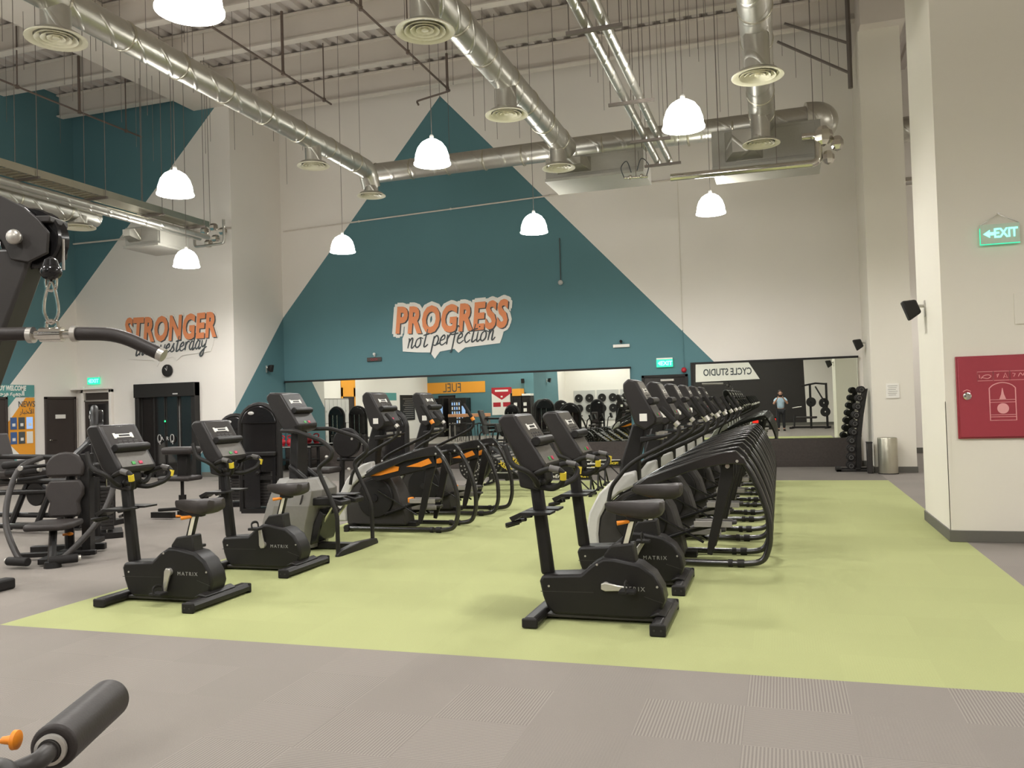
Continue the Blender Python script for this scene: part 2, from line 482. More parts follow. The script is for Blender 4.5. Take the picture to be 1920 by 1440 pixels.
# cranked steel bracket frame beside the far pier
struct('trim_%d' % kt, [tube([(1.55, 17.9, 7.6), (1.55, 17.9, 9.5)], .05, 6), tube([(.35, 17.9, 9.1), (1.55, 17.9, 8.5)], .03, 6), tube([(.2, 17.9, 8.75), (1.55, 17.9, 7.9)], .03, 6)], M['rod']); kt += 1
struct('trim_%d' % kt, [bb(1.7, 2.5, 17.2, 19, 8.55, 9.6)], M['beam']); kt += 1
# dark panel skirting below the mirrors
struct('trim_%d' % kt, [bb(-12.28, -3.2, 19.03, 19.1, 0, .6), bb(-12.28, -3.2, 19.0, 19.03, 0, .14)], M['base_panel'], bevel=.006); kt += 1
struct('trim_%d' % kt, [bb(-1.9, 1.58, 19.03, 19.1, 0, .6), bb(-1.9, 1.58, 19.0, 19.03, 0, .14)], M['base_panel'], bevel=.006); kt += 1
# ------------------------------------------------------------ doors
def door_y(name, x0, x1, y, h, sgn=-1, leafm=None, fw=.06):
    fr = struct(name, [bb(x0, x0 + fw, y, y + sgn * .05, 0, h), bb(x1 - fw, x1, y, y + sgn * .05, 0, h), bb(x0, x1, y, y + sgn * .05, h - fw, h)], M['black_matte'], bevel=.005)
    obj('door_leaf', bb(x0 + fw, x1 - fw, y, y + sgn * .025, 0, h - fw), leafm or M['dark_brown'], fr, bevel=.004)
    return fr
def door_x(name, xx, y0, y1, h, fw=.06):
    fr = struct(name, [bb(xx, xx + .05, y0, y0 + fw, 0, h), bb(xx, xx + .05, y1 - fw, y1, 0, h), bb(xx, xx + .05, y0, y1, h - fw, h)], M['dark_brown'], bevel=.005)
    lf = obj('door_leaf', bb(xx, xx + .03, y0 + fw, y1 - fw, 0, h - fw), M['dark_brown'], fr, bevel=.004)
    return fr, lf
d1 = door_y('door_1', -2.98, -1.95, 19.1, 2.08, leafm=M['smoke'])
obj('door_closer', bb(-2.55, -2.25, 19.0, 19.06, 1.93, 1.98), M['silver'], d1, bevel=.008)
d2, l2 = door_x('door_2', -17.0, 15.98, 16.92, 2.04)
obj('door_sign', bb(-16.97, -16.955, 16.28, 16.58, 1.5, 1.6), M['white'], l2, bevel=.003)
obj('door_handle', [cyl((-16.97, 16.12, .98), (-16.9, 16.12, .98), .014), tube([(-16.9, 16.115, .98), (-16.9, 16.25, .975)], .011, 8), cyl((-16.972, 16.12, .98), (-16.96, 16.12, .98), .03)], M['chrome'], l2)
d3, l3 = door_x('door_3', -17.0, 13.9, 14.94, 2.04)
# panel door with glazed leaf standing half open in the recess
d4 = struct('door_4', [bb(-16.8, -16.72, 16.9, 17, 0, 2.2), bb(-15.93, -15.86, 16.9, 17, 0, 2.2), bb(-16.8, -15.86, 16.9, 17, 2.12, 2.2)], M['white_wall'], bevel=.006)
obj('door_leaf', bb(-16.72, -15.93, 16.955, 16.985, 0, 2.12), M['dark_brown'], d4)
obj('door_transom', [bb(-16.72, -15.93, 16.93, 16.96, 1.9, 1.94), bb(-16.72, -16.68, 16.93, 16.96, 1.9, 2.12)], M['silver'], d4)
obj('door_glass', bb(-16.6, -15.98, 16.94, 16.955, .25, 1.84), M['smoke'], d4, bevel=.01)
# sliding glass entrance
d5 = struct('door_5', [bb(-15.06, -14.94, 16.82, 17, 0, 2.28), bb(-13.42, -13.3, 16.82, 17, 0, 2.28), bb(-15.06, -13.3, 16.78, 17, 1.95, 2.28)], M['black_matte'], bevel=.008)
for i, (xa, xb, yy) in enumerate(((-14.94, -14.56, 16.9), (-14.54, -14.2, 16.86), (-14.18, -13.82, 16.86), (-13.8, -13.42, 16.9))):
    pn = obj('door_panel', [bb(xa, xa + .03, yy, yy + .03, 0, 1.95), bb(xb - .03, xb, yy, yy + .03, 0, 1.95), bb(xa, xb, yy, yy + .03, 0, .08)], M['black_matte'], d5, bevel=.003)
    obj('door_glass', bb(xa + .03, xb - .03, yy + .01, yy + .02, .08, 1.95), M['door_glass'], pn)
    if i in (1, 2):
        cx = (xa + xb) / 2
        ring = smooth([(cx - .03, yy - .006, .84), (cx - .055, yy - .006, .95), (cx - .03, yy - .006, 1.03), (cx + .03, yy - .006, 1.02), (cx + .045, yy - .006, .93), (cx + .02, yy - .006, .86), (cx, yy - .006, .89), (cx + .01, yy - .006, .8)], 4)
        obj('door_emblem', [(lathe([(.0001, 0), (.105, 0), (.105, .004), (.0001, .004)], 28, (cx, yy - .004, .92), 'y')) + (0,), tube(ring, .009, 6) + (1,)], [M['black'], M['light_grey']], pn)
obj('door_lettering', [move(text('A  R', .13), -14.19, 16.82, .9)], M['light_grey'], d5)
obj('door_sensor_light', [ball((-14.19, 16.84, 1.36), .022, .01, .022)], M['led_green'], d5)
obj('door_sensor_label', [bb(-13.9, -13.76, 16.772, 16.78, 2.0, 2.03)], M['light_grey'], d5)
for nm, a, b, y_, c_ in (('door_6', -16.4, -15.5, -1.2, 2.05), ('door_7', -12.6, -11.8, -1.2, 2.05)):
    door_y(nm, a, b, y_, c_, sgn=1)
d8, l8 = door_x('door_8', -17.0, 6.6, 7.5, 2.03)
# ------------------------------------------------------------ hanging rods and service pipes
def rods(seq, z1=9.66):
    for x, y, z0 in seq:
        o = obj('hanger_rod', cyl((x, y, z0), (x, y, z1), .0045, seg=6), M['rod'])
        tag(o, 'thin steel threaded rod hanging from the roof deck', 'rod', 'threaded rods hanging from the roof')
rr = random.Random(3)
seq = []
for y in (8.6, 9.6, 10.6, 11.7, 12.8, 13.9, 15.0, 16.2, 17.4):
    for x in (-15.2, -12.6, -11.3, -10.1, -8.9, -6.0, -5.3, -2.9, -2.3, -1.2, -.75, .5, .9):
        if rr.random() < .26: continue
        if x < -12.0 and y > 16.4: continue
        seq.append((x + rr.uniform(-.3, .3), y + rr.uniform(-.3, .3), rr.choice((6.7, 6.9, 7.0, 7.3, 7.8))))
rods(seq)
def pipe_run(lab, x, y1, drops, z=8.3, foot=None):
    t = thing('sprinkler_pipe', lab, 'pipe', (x, 0, z), 0, 'brown sprinkler pipes under the roof')
    pts = [(0, -7, 0), (0, y1, 0)]
    if foot: pts += [(foot, y1 + .25, -.02), (foot + .06, y1 + .22, -.12)]
    obj('pipe', tube(fillet(pts, .05), .022, 8), M['pipe_brown'], t)
    for i, y in enumerate(drops):
        obj('hanger', [cyl((0, y, 0), (0, y, 1.25), .03 if i % 2 else .014, seg=8), cyl((0, y, -.04), (0, y, .03), .04, seg=8)], M['pipe_brown'], t)
    return t
pipe_run('brown sprinkler pipe nearest the left wall, crossing the bay left of the white roof beam', -14.6, 16.7, (7, 11.6, 13.2, 14.8, 16.2))
pipe_run('brown sprinkler pipe above the long left air duct', -9.27, 16.5, (6, 9.6, 12.1, 14.6, 16.2))
pipe_run('brown sprinkler pipe ending with a short crank above the teal wall peak', -6.53, 16.75, (6, 9.6, 12.4, 12.7, 14.6, 16.6), foot=-.9)
def conduit(lab, pts, r=.018, clips=()):
    t = thing('wall_conduit', lab, 'conduit', pts[0])
    p0 = Vector(pts[0])
    obj('pipe', tube(fillet([Vector(p) - p0 for p in pts], .06), r, 8), M['beam'], t)
    for c in clips:
        obj('clip', ball(tuple(Vector(c) - p0), .03, .025, .03, 8, 6), M['beam'], t)
    return t
conduit('pale surface conduit running level across the wall above the left wall slogan', [(-16.97, 16.93, 5.92), (-12.25, 16.93, 5.9)], .022, [(-15.4, 16.93, 5.92), (-14, 16.93, 5.91), (-13, 16.93, 5.9)])
conduit('pale surface conduit running across the teal triangle and white back wall', [(-12.2, 19.05, 6.2), (-4, 19.05, 6.42), (-.2, 19.05, 6.5)], .018, [(-10, 19.05, 6.26), (-7.5, 19.05, 6.33), (-5, 19.05, 6.4)])
# ============================================================ MIRRORS
def mirror(lab, x0, x1, z0, z1, left=True):
    t = thing('wall_mirror', lab, 'mirror', ((x0 + x1) / 2, 19.05, z0))
    w_, h = (x1 - x0) / 2, z1 - z0
    obj('mirror_glass', bb(-w_, w_, -.005, .04, 0, h), M['mirror'], t)
    fr = [bb(-w_ - .02, w_ + .02, -.03, .045, h, h + .045)]
    if left: fr += [bb(-w_ - .06, -w_, -.03, .045, -.02, h + .045)]
    obj('mirror_frame', fr, M['black_matte'], t, bevel=.004)
mirror('long wall mirror under the teal triangle, left of the black door', -12.24, -3.24, .61, 2.25, left=False)
mirror('shorter wall mirror with a black frame on the white wall beside the dumbbell rack', -1.82, 1.57, .61, 2.28)
# ============================================================ WALL LETTERING
def slogan(lab, word, size, sx, line2, h2, y, x, z, lx, lz, white, curve=0.0):
    t = thing('wall_lettering', lab, 'lettering', (x, y, z))
    big = text(word, size, .03 * size / .7, sx, .16, .004, space=1.1)
    def wave(s): return [(a, b, c + curve * a * a) for a, b, c in s[0]], s[1]
    big = wave(big)
    def thick(s, d, yy):
        return [move(s, dx, yy - .0006 * q, dz) for q, (dx, dz) in enumerate(((-d, 0), (d, 0), (0, d), (0, -d), (.7 * d, .7 * d), (-.7 * d, .7 * d), (.7 * d, -.7 * d), (-.7 * d, -.7 * d)))]
    out = thick(big, .1 if white else .05, -.004)
    sc, wd = script(line2, h2, .017 if h2 > .2 else .015)
    sc = [xf(s, Matrix.Translation((lx, -.02, lz)) @ Matrix.Rotation(-.045, 4, 'Y')) for s in sc]
    half = wd / 2 + .12
    out.append(move(prism(([(lx - half, lz - .12), (lx - half * .7, lz - .16), (lx - half * .42, lz - .18), (lx - half * .33, lz - .34), (lx - half * .22, lz - .17), (lx + .1, lz - .12), (lx + half * .16, lz - .22), (lx + half * .3, lz - .1), (lx + half, lz - .04), (lx + half + .06, lz + .1), (lx + half + .12, lz + .3), (lx + half + .2, .12), (lx - half + .12, .12), (lx - half, lz + .2)]), -.0115, .0), 0, 0, 0))
    obj('backing', out, M['white'] if white else M['white_wall'], t)
    obj('letter_shadow', [move(big, .028, -.015, -.024)], M['ink'], t)
    obj('letters', [move(big, 0, -.021, 0)], M['orange_paint'], t)
    obj('script_line', sc, M['ink'], t)
    return t
slogan('orange PROGRESS slogan with grey script line on the teal triangle', 'PROGRESS', .88, .66, 'not perfection', .25, 19.09, -7.62, 3.36, .0, -.33, True, .018)
slogan('orange STRONGER slogan with grey script line on the white left wall', 'STRONGER', .8, .61, 'than yesterday', .215, 16.99, -14.14, 3.35, .02, -.31, False, .012)
# ============================================================ SMALL WALL ITEMS
ck = thing('wall_clock', 'round black wall clock above the sliding glass entrance', 'clock', (-14.2, 16.98, 2.59))
obj('clock_case', lathe([(.001, 0), (.15, 0), (.15, -.03), (.135, -.035), (.001, -.032)], 32, (0, 0, 0), 'y'), M['black_matte'], ck)
obj('hour_hand', [rot(bb(-.008, .008, -.04, -.036, 0, .08), -.62, 'Y')], M['light_grey'], ck)
obj('minute_hand', [rot(bb(-.006, .006, -.044, -.04, 0, .11), .18, 'Y')], M['light_grey'], ck)
def exit_box(lab, x, y, z, w_=.36, h=.17):
    t = thing('exit_sign', lab, 'exit sign', (x, y, z))
    obj('sign_box', [bb(-w_ / 2, w_ / 2, -.05, 0, h / 2 + .0, h / 2 + .035)], M['white'], t, bevel=.004)
    obj('light_panel', [bb(-w_ / 2, w_ / 2, -.045, -.005, -h / 2, h / 2)], M['exit_glow'], t)
    obj('exit_lettering', [move(text('EXIT', .13, .004), .04, -.05, -.045), prism([(-.15, 0), (-.1, .05), (-.1, -.05)], -.052, -.048)], M['exit_mark'], t)
exit_box('small green exit sign over the doorway beside the brown panel door', -16.43, 16.98, 2.42)
exit_box('small green exit sign above the black door between the two mirrors', -2.45, 19.08, 2.34)
ex = thing('exit_sign', 'green lit acrylic exit sign hung by a chain on the right pier', 'exit sign', (2.145, 9.46, 2.985))
obj('acrylic_panel', bb(-.175, .175, -.006, .006, 0, .195), M['acrylic'], ex)
obj('exit_lettering', [move(text('EXIT', .13, .003, .8), .05, -.01, .06), prism([(-.15, .1), (-.09, .14), (-.09, .115), (-.05, .115), (-.05, .085), (-.09, .085), (-.09, .06)], -.012, -.007)], M['exit_mark'], ex)
obj('edge_light', [bb(-.175, .175, -.008, .008, -.008, 0), bb(-.18, -.174, -.008, .008, -.004, .16)], M['exit_glow'], ex)
obj('chain', [tube([(-.17, 0, .195), (-.01, .02, .29), (0, .03, .3), (.01, .02, .29), (.17, 0, .195)], .004, 6), cyl((0, .04, .3), (0, .01, .3), .01)], M['silver'], ex)
fc = thing('fire_hose_cabinet', 'dark red fire hose cabinet on the right pier', 'fire cabinet', (2.12, 9.499, 1.04))
obj('cabinet_body', bb(-.42, .42, -.03, .0, 0, .83), M['cabinet_red'], fc, bevel=.006)
dr = obj('cabinet_door', bb(-.405, .405, -.045, -.028, .015, .815), M['cabinet_red'], fc, bevel=.006)
obj('lock', [lathe([(.001, -.062), (.022, -.062), (.038, -.056), (.04, -.045)], 24, (-.33, 0, .43), 'y'), cyl((-.33, -.066, .43), (-.33, -.06, .43), .012)], M['chrome'], dr)
def frame_rect(x0, x1, z0, z1, y, r=.0035):
    return tube([(x0, y, z0), (x1, y, z0), (x1, y, z1), (x0, y, z1)], r, 6, closed=True)
mk = [tube(smooth([(-.365, -.046, .475), (-.33, -.046, .492), (-.295, -.046, .475)], 4), .004, 6)]
xx = [-.235, -.09, .055, .2]
for i in range(3): mk.append(frame_rect(xx[i] + .004, xx[i + 1] - .004, .578, .668, -.046))
mk += [tube(smooth([(-.2, -.046, .6), (-.17, -.046, .63), (-.13, -.046, .635), (-.11, -.046, .62), (-.14, -.046, .6), (-.19, -.046, .61)], 4), .004, 6),
       tube([(-.215, -.046, .64), (-.21, -.046, .605)], .004, 6), tube([(-.06, -.046, .63), (-.04, -.046, .645), (-.055, -.046, .61)], .004, 6),
       tube([(.0, -.046, .6), (.018, -.046, .65), (.036, -.046, .6), (.006, -.046, .618)], .004, 6), tube([(.08, -.046, .645), (.105, -.046, .64), (.09, -.046, .61)], .004, 6),
       tube(smooth([(.13, -.046, .61), (.15, -.046, .645), (.17, -.046, .62), (.185, -.046, .645)], 4), .004, 6)]
ax0, ax1 = -.13, .1
mk.append(tube([(ax0, -.046, .18)] + smooth([(ax0, -.046, .5), (ax0 + .04, -.046, .535), ((ax0 + ax1) / 2, -.046, .555), (ax1 - .04, -.046, .535), (ax1, -.046, .5)], 4) + [(ax1, -.046, .18)], .0055, 6, closed=True))
for z in (.385, .36, .235, .215): mk.append(tube([(ax0, -.046, z), (ax1, -.046, z)], .003, 6))
cx = (ax0 + ax1) / 2
mk += [lathe([(.001, -.046), (.052, -.046), (.052, -.049), (.001, -.049)], 24, (cx, 0, .298), 'y'),
       prism([(cx - .03, .39), (cx + .03, .39), (cx + .012, .44), (cx + .003, .5), (cx - .003, .5), (cx - .012, .44)], -.05, -.046)]
obj('stencil_marks', mk, M['pink_line'], dr)
def speaker(lab, loc, rz, tilt=.35, s=1.0):
    t = thing('wall_speaker', lab, 'speaker', loc, rz)
    obj('bracket', [bb(-.03, .03, -.01, 0, -.12, .06), cyl((0, -.005, 0), (0, -.09, 0), .018)], M['silver'], t, bevel=.003)
    c = [rot(([(sx * wx, -.07 - d, sz * hz) for d, wx, hz in ((0, .055, .08), (.15, .085, .12)) for sx, sz in ((-1, -1), (1, -1), (1, 1), (-1, 1))],
          [(0, 1, 2, 3), (7, 6, 5, 4), (0, 4, 5, 1), (1, 5, 6, 2), (2, 6, 7, 3), (3, 7, 4, 0)]), tilt, 'X', (0, -.07, 0))]
    c[0] = ([(x * s, y * s, z * s) for x, y, z in c[0][0]], c[0][1])
    obj('speaker_case', c, M['black_matte'], t, bevel=.02)
speaker('black wall speaker high on the side of the right pier', (1.6, 10.5, 2.5), -PI / 2 - .0, .35)
speaker('black wall speaker on the far pier, beyond the dumbbell rack', (1.68, 18.3, 2.55), -PI / 2, .35)
speaker('dark speaker on the teal side wall, right of the white left wall', (-12.3, 18.3, 2.62), PI / 2 , .2, .8)
nt_ = obj('paper_notice', [bb(1.93, 2.16, 17.485, 17.5, 1.42, 1.7) + (0,)] + [bb(1.96 + .01 * (i % 2), 2.13 - .015 * (i % 3), 17.482, 17.486, 1.65 - .035 * i, 1.657 - .035 * i) + (1,) for i in range(6)], [M['white'], M['mid_grey']])
tag(nt_, 'white printed paper notice taped to the far pier above the steel bin', 'notice')
ap = obj('access_panel', [bb(2.25, 2.8, 9.488, 9.5, 2.17, 2.48)], M['warm_wall'], bevel=.003)
tag(ap, 'flush painted access panel on the right pier above the red cabinet', 'panel')
cg = thing('corner_guard', 'thin metal corner guard on the edge of the right pier', 'corner guard', (1.6, 9.5, .12))
obj('strip', [bb(-.006, .03, -.006, 0, 0, 1.3), bb(-.006, 0, -.006, .03, 0, 1.3)], M['warm_wall'], cg)
al = thing('fire_alarm_bell', 'round red fire alarm sounder beside the black framed mirror', 'alarm', (-2.03, 19.08, 2.17))
obj('sounder', lathe([(.001, -.06), (.03, -.06), (.055, -.035), (.06, 0)], 20, (0, 0, 0), 'y'), M['red'], al)
obj('feed_pipe', cyl((0, .005, .06), (0, .005, .9), .008, seg=6), M['teal_wall'], al)
obj('feed_pipe', cyl((0, .005, .9), (0, .005, 4.3), .007, seg=6), M['warm_wall'], al)
ca = thing('security_camera', 'small camera over a white plate, above the long mirror near its right end', 'camera', (-3.42, 19.08, 2.78))
obj('camera_plate', bb(-.19, .19, -.02, 0, -.035, .035), M['white'], ca, bevel=.005)
obj('camera_head', [ball((0, -.05, .1), .035), bb(-.012, .012, -.05, 0, .05, .12)], M['black_gloss'], ca)
cb = thing('security_camera', 'small camera over a dark red-lettered plate, below left of the PROGRESS slogan', 'camera', (-9.68, 19.08, 2.76))
obj('camera_plate', bb(-.2, .2, -.02, 0, -.06, .04), M['dark_brown'], cb, bevel=.005)
obj('plate_lettering', [move(text('CCTV', .075), 0, -.024, -.04)], M['red'], cb)
obj('camera_head', [ball((.02, -.05, .12), .035), bb(.008, .032, -.05, 0, .06, .14)], M['white'], cb)
se = thing('dome_camera', 'tiny dome camera at the end of a drop conduit on the teal triangle', 'camera', (-4.8, 19.08, 4.33))
obj('drop_conduit', cyl((0, 0, .05), (0, 0, 1.05), .012, seg=8), M['ink'], se)
obj('camera_dome', [ball((0, -.03, 0), .06)], M['light_grey'], se)
rd = thing('card_reader', 'black card reader with lit screen on the wall left of the glass entrance', 'card reader', (-15.26, 16.98, 1.05))
obj('reader_case', bb(-.075, .075, -.05, 0, -.2, .2), M['black'], rd, bevel=.01)
obj('reader_screen', bb(-.045, .045, -.056, -.05, .04, .14), M['white'], rd)
obj('reader_lower_screen', bb(-.045, .045, -.056, -.05, -.08, .02), M['screen_glow'], rd)
lg = obj('door_operator', [bb(-16.98, -15.9, 16.75, 17, 2.2, 2.24), bb(-16.72, -16.6, 16.78, 16.84, 2.24, 2.28)], M['white_wall'], bevel=.006)
tag(lg, 'slim white ledge over the brown panel doorway', 'ledge')
# news board on the left wall
nb = thing('notice_board_panel', 'teal, white and orange welcome and news panel on the left wall', 'wall panel', (-16.99, 14.95, 0))
def flatx(polys, d): # polygons in (y, z) on the wall, thickness d
    return [prism(p, 0, d, 'x') for p in polys]
obj('panel_white', flatx([[(0, .28), (.74, .28), (.74, 2.02), (0, 2.02)]], .006), M['white'], nb)
obj('panel_teal', flatx([[(-1.3, 2.04), (.74, 2.04), (.74, 2.32), (-1.3, 2.32)]], .012) + flatx([[(0, 1.78), (.24, 2.04), (0, 2.04)], [(0, .62), (0, .85), (.62, .1), (.4, .1)]], .009), M['poster_teal'], nb)
obj('panel_orange', flatx([[(0, 1.45), (.06, 1.5), (.5, 2.02), (.74, 2.02), (.74, .3), (0, .98)]], .01), M['poster_orange'], nb)
def on_x(s, y, z, x=.014):   # lettering turned to face +x
    return [(x, a + y, c + z) for a, b, c in s[0]], s[1]
def letters_x(s, y, z, x=.014):
    return [(x - b, a + y, c + z) for a, b, c in s[0]], s[1]
obj('welcome_lettering', [letters_x(text('EVERYBODY WELCOME', .155, .006, .72, .15, align='RIGHT'), .5, 2.19), letters_x(text('\ufe8d\ufedf\ufea0\ufee4\ufef4\ufecb \ufee1\ufeae\ufea3\ufe90'[::-1], .15, .005, align='RIGHT'), .46, 2.07)], M['white'], nb)
obj('news_lettering', [letters_x(text('NEWS', .2, .0, .85), .52, 1.8), letters_x(text('\ufe8d\ufef7\ufea8\ufe92\ufe8e\ufead'[::-1], .16), .52, 1.64)], M['ink'], nb)
for i in range(6):
    cy, cz = .15 + .22 * (i % 3), (1.42 if i < 3 else 1.08)
    lf = obj('leaflet', [bb(.01, .022, cy - .085, cy + .085, cz - .14, cz + .14)], [M['blue'], M['ink'], M['screen_glow'], M['blue'], M['ink'], M['white']][i], nb, bevel=.003)
    obj('leaflet_print', [bb(.022, .025, cy - .04, cy + .04, cz - .07, cz + .0)], M['white'], lf)
# ============================================================ DUCTS AND DIFFUSERS
def diffuser_mesh(r, neck_top, nr):
    d = [lathe([(r, .0), (r, .012), (r * .8, .03), (r * .72, .03), (r * .9, .004)], 32)]
    for k, q in enumerate((.7, .5, .3)):
        d.append(lathe([(r * q, .002 + .004 * k), (r * q * .99, .01 + .004 * k), (r * (q - .16), .05), (r * (q - .18), .045)], 32))
    d.append(lathe([(.001, .01), (r * .12, .014), (r * .1, .045), (.001, .045)], 20))
    nk = lathe([(.001, .055), (r * .8, .055), (r * .86, .028), (r * .8, .06), (nr, .062), (nr, neck_top), (.001, neck_top)], 28)
    return d, nk
def duct(name, lab, axis_pts, r, diffs, seams, bend=.25, drop_end=False):
    t = thing(name, lab, 'air duct', axis_pts[0], 0, 'round galvanised air ducts')
    p0 = Vector(axis_pts[0])
    P = [Vector(p) - p0 for p in axis_pts]
    obj('duct_pipe', [tube(fillet(P, bend, 8), r, 32)], M['galv'], t)
    sm = []
    a, b = P[0], P[1]
    for s in seams:
        p = a.lerp(b, s)
        d = (b - a).normalized()
        sm.append(tube([p - d * .02, p - d * .012, p + d * .012, p + d * .02], [r, r + .012, r + .012, r], 32))
    obj('duct_clamp', sm, M['steel'], t)
    for x, y, z, zt, rd_ in diffs:
        q = Vector((x, y, z)) - p0
        dm, nk = diffuser_mesh(rd_, zt - z, rd_ * .5)
        df = obj('diffuser', [move(s, q.x, q.y, q.z) for s in dm], M['diffuser'], t)
        obj('duct_neck', [move(nk, q.x, q.y, q.z)], M['galv'], df)
    return t
sm = [k / 22 + .02 for k in range(22)]
duct('air_duct', 'long round duct on the left, running in to the corner above the slogan wall', [(-7.3, -6.5, 6.05), (-7.3, 14.3, 6.05), (-7.3, 14.45, 5.75)], .175,
     [(-7.3, 7.1, 5.6, 5.95, .31), (-7.3, 12.35, 5.6, 5.95, .27), (-7.28, 14.4, 5.56, 5.85, .27)], sm)
duct('air_duct', 'long round duct in the middle, running towards the grey air unit', [(-3.4, -6.5, 5.95), (-3.4, 14.16, 5.95)], .19,
     [(-3.4, 8.05, 5.44, 5.85, .31), (-3.4, 10.8, 5.44, 5.85, .29), (-3.42, 13.7, 5.47, 5.85, .28)], sm)
duct('air_duct', 'round duct seen nearly end-on at the top right, with two diffusers', [(-.12, -6.5, 5.95), (-.12, 14.16, 5.95)], .19,
     [(-.12, 10.3, 5.3, 5.8, .3), (-.14, 13.3, 5.36, 5.85, .28)], sm)
cd = thing('air_duct', 'round duct running along the back wall across the teal peak', 'air duct', (-7.95, 15.8, 6.42), 0, 'round galvanised air ducts')
obj('duct_pipe', [tube([(0, 0, 0), (8.65, 0, .04)], .2, 32)], M['galv'], cd)
obj('duct_clamp', [tube([(x - .02, 0, .0), (x - .01, 0, 0), (x + .01, 0, 0), (x + .02, 0, 0)], [.2, .212, .212, .2], 32) for x in (.1, .9, 1.7, 2.5, 3.3, 4.1, 4.9, 5.7, 6.5, 7.3)], M['steel'], cd)
obj('duct_elbow', [tube(smooth([(8.55, 0, .04), (8.75, .05, .04), (8.85, .25, .04), (8.85, .5, .04)], 5), .27, 28)], M['galv'], cd)
def air_unit(lab, x0, x1, z0, z1):
    t = thing('air_handling_unit', lab, 'air unit', ((x0 + x1) / 2, 14.8, z0), 0, 'grey boxed air units near the back wall')
    w_, h = (x1 - x0) / 2, z1 - z0
    obj('unit_casing', bb(-w_, w_, -.35, .55, 0, h), M['unit_grey'], t, bevel=.01)
    obj('access_cover', bb(-w_ * .55, w_ * .9, -.362, -.35, .06, h - .05), M['unit_grey'], t, bevel=.006)
    obj('transition', [loft([[(-w_ * .75, -.36, .08), (-w_ * .05, -.36, .08), (-w_ * .05, -.36, h - .05), (-w_ * .75, -.36, h - .05)], [(-w_ * .6, -.62, .16), (-w_ * .2, -.62, .16), (-w_ * .2, -.62, h - .1), (-w_ * .6, -.62, h - .1)]])], M['galv'], t)
    obj('drain_tray', [bb(-w_, w_, -.42, .58, -.05, 0)], M['unit_grey'], t, bevel=.004)
    for sx in (-.9, .9):
        obj('hanger', cyl((sx * w_, .1, h), (sx * w_, .1, 9.6 - z0), .007, seg=6), M['rod'], t)
    return t
air_unit('grey boxed air unit behind the end of the middle duct', -3.85, -2.1, 5.5, 5.88)
air_unit('grey boxed air unit behind the end of the right duct', -.95, .78, 5.38, 6.0)
# pair of insulated pipes
tw = thing('insulated_pipe_pair', 'pair of bright foil insulated pipes running back between two lamps', 'pipes', (-1.72, 0, 5.5))
for dx in (-.09, .1):
    obj('pipe', tube([(dx, -6, 0), (dx, 14.2, 0)], .058, 16), M['galv'], tw)
for y in (3, 6.0, 8.6, 10.9, 12.6, 14.0):
    obj('pipe_support', [bb(-.3, .3, y - .02, y + .02, -.1, -.06)] + [cyl((s * .27, y, -.08), (s * .27, y, 4.14), .006, seg=6) for s in (-1, 1)], M['rod'], tw)
cr = thing('insulated_pipe', 'foil insulated pipe along the bottom of the air units, ending in a foil elbow', 'pipe', (-1.62, 14.2, 5.24))
obj('pipe', [tube(fillet([(0, 0, 0), (2.34, 0, -.02), (2.34, 0, .42), (2.1, .02, .42)], .12), .06, 14)], M['chrome'], cr)
obj('pipe_wrap', [xf(ball((2.42, .0, .4), .15, .12, .17, 7, 6), Matrix.Identity(4)), ball((2.62, 0, .26), .1, .1, .13, 6, 5), ball((2.48, 0, .05), .1, .1, .12, 7, 5)], M['chrome'], cr, ang=5)
obj('pipe_hanger', [cyl((x, 0, .05), (x, 0, 4.2), .006, seg=6) for x in (.8, 1.7)], M['rod'], cr)
vl = thing('valve_set', 'small valves and looped hoses beside the foil pipes', 'valves', (-2.4, 14.2, 5.3))
obj('valve_body', [cyl((0, 0, .02), (.4, 0, 0), .02), ball((.1, 0, .02), .04), ball((.3, 0, .02), .04)], M['chrome'], vl)
obj('hanger', [cyl((.2, 0, 4.36), (.2, 0, .01), .006, seg=6)], M['rod'], vl)
obj('hose', [tube(smooth([(.0, 0, .02), (-.05, 0, .2), (.05, 0, .3), (.12, 0, .1)], 5), .009, 6), tube(smooth([(.38, 0, .02), (.42, 0, .2), (.3, 0, .32), (.22, 0, .12)], 5), .009, 6)], M['ink'], vl)
# left tray, duct and pipes
lt = thing('cable_tray', 'perforated cable tray hung along the left wall', 'cable tray', (-12.0, 0, 5.62))
rung = [bb(-.2, .2, y, y + .05, -.02, 0) for y in [k * .14 for k in range(60, 90)]]
obj('tray', [bb(-.22, -.2, -6, 15.5, -.03, .1), bb(.2, .22, -6, 15.5, -.03, .1), bb(-.2, .2, -6, 8.4, -.02, 0), bb(-.2, .2, 12.6, 15.5, -.02, 0)] + rung, M['steel'], lt)
for y in (4, 8, 9.5, 11, 12.5, 14, 15.3):
    obj('tray_support', [cyl((s * .24, y, -.05), (s * .24, y, 4.02), .006, seg=6) for s in (-1, 1)] + [bb(-.28, .28, y - .02, y + .02, -.07, -.03)], M['rod'], lt)
lp = thing('insulated_pipe_pair', 'foil insulated pipes under the left cable tray', 'pipes', (-12.0, 0, 5.4))
for dx in (-.12, .1):
    obj('pipe', tube([(dx, -6, 0), (dx, 15.6, 0)], .06, 14), M['galv'], lp)
duct('air_duct', 'round duct under the left cable tray with one diffuser', [(-12.5, -6.5, 5.36), (-12.5, 13.0, 5.36)], .19, [(-12.46, 12.55, 5.08, 5.3, .31)], [k / 18 + .02 for k in range(18)])
air_unit('grey boxed air unit above the teal corner of the slogan wall', -13.1, -12.2, 5.1, 5.5)
vs = thing('valve_set', 'cluster of foil wrapped valves at the end of the left cable tray', 'valves', (-12.4, 16.3, 5.5))
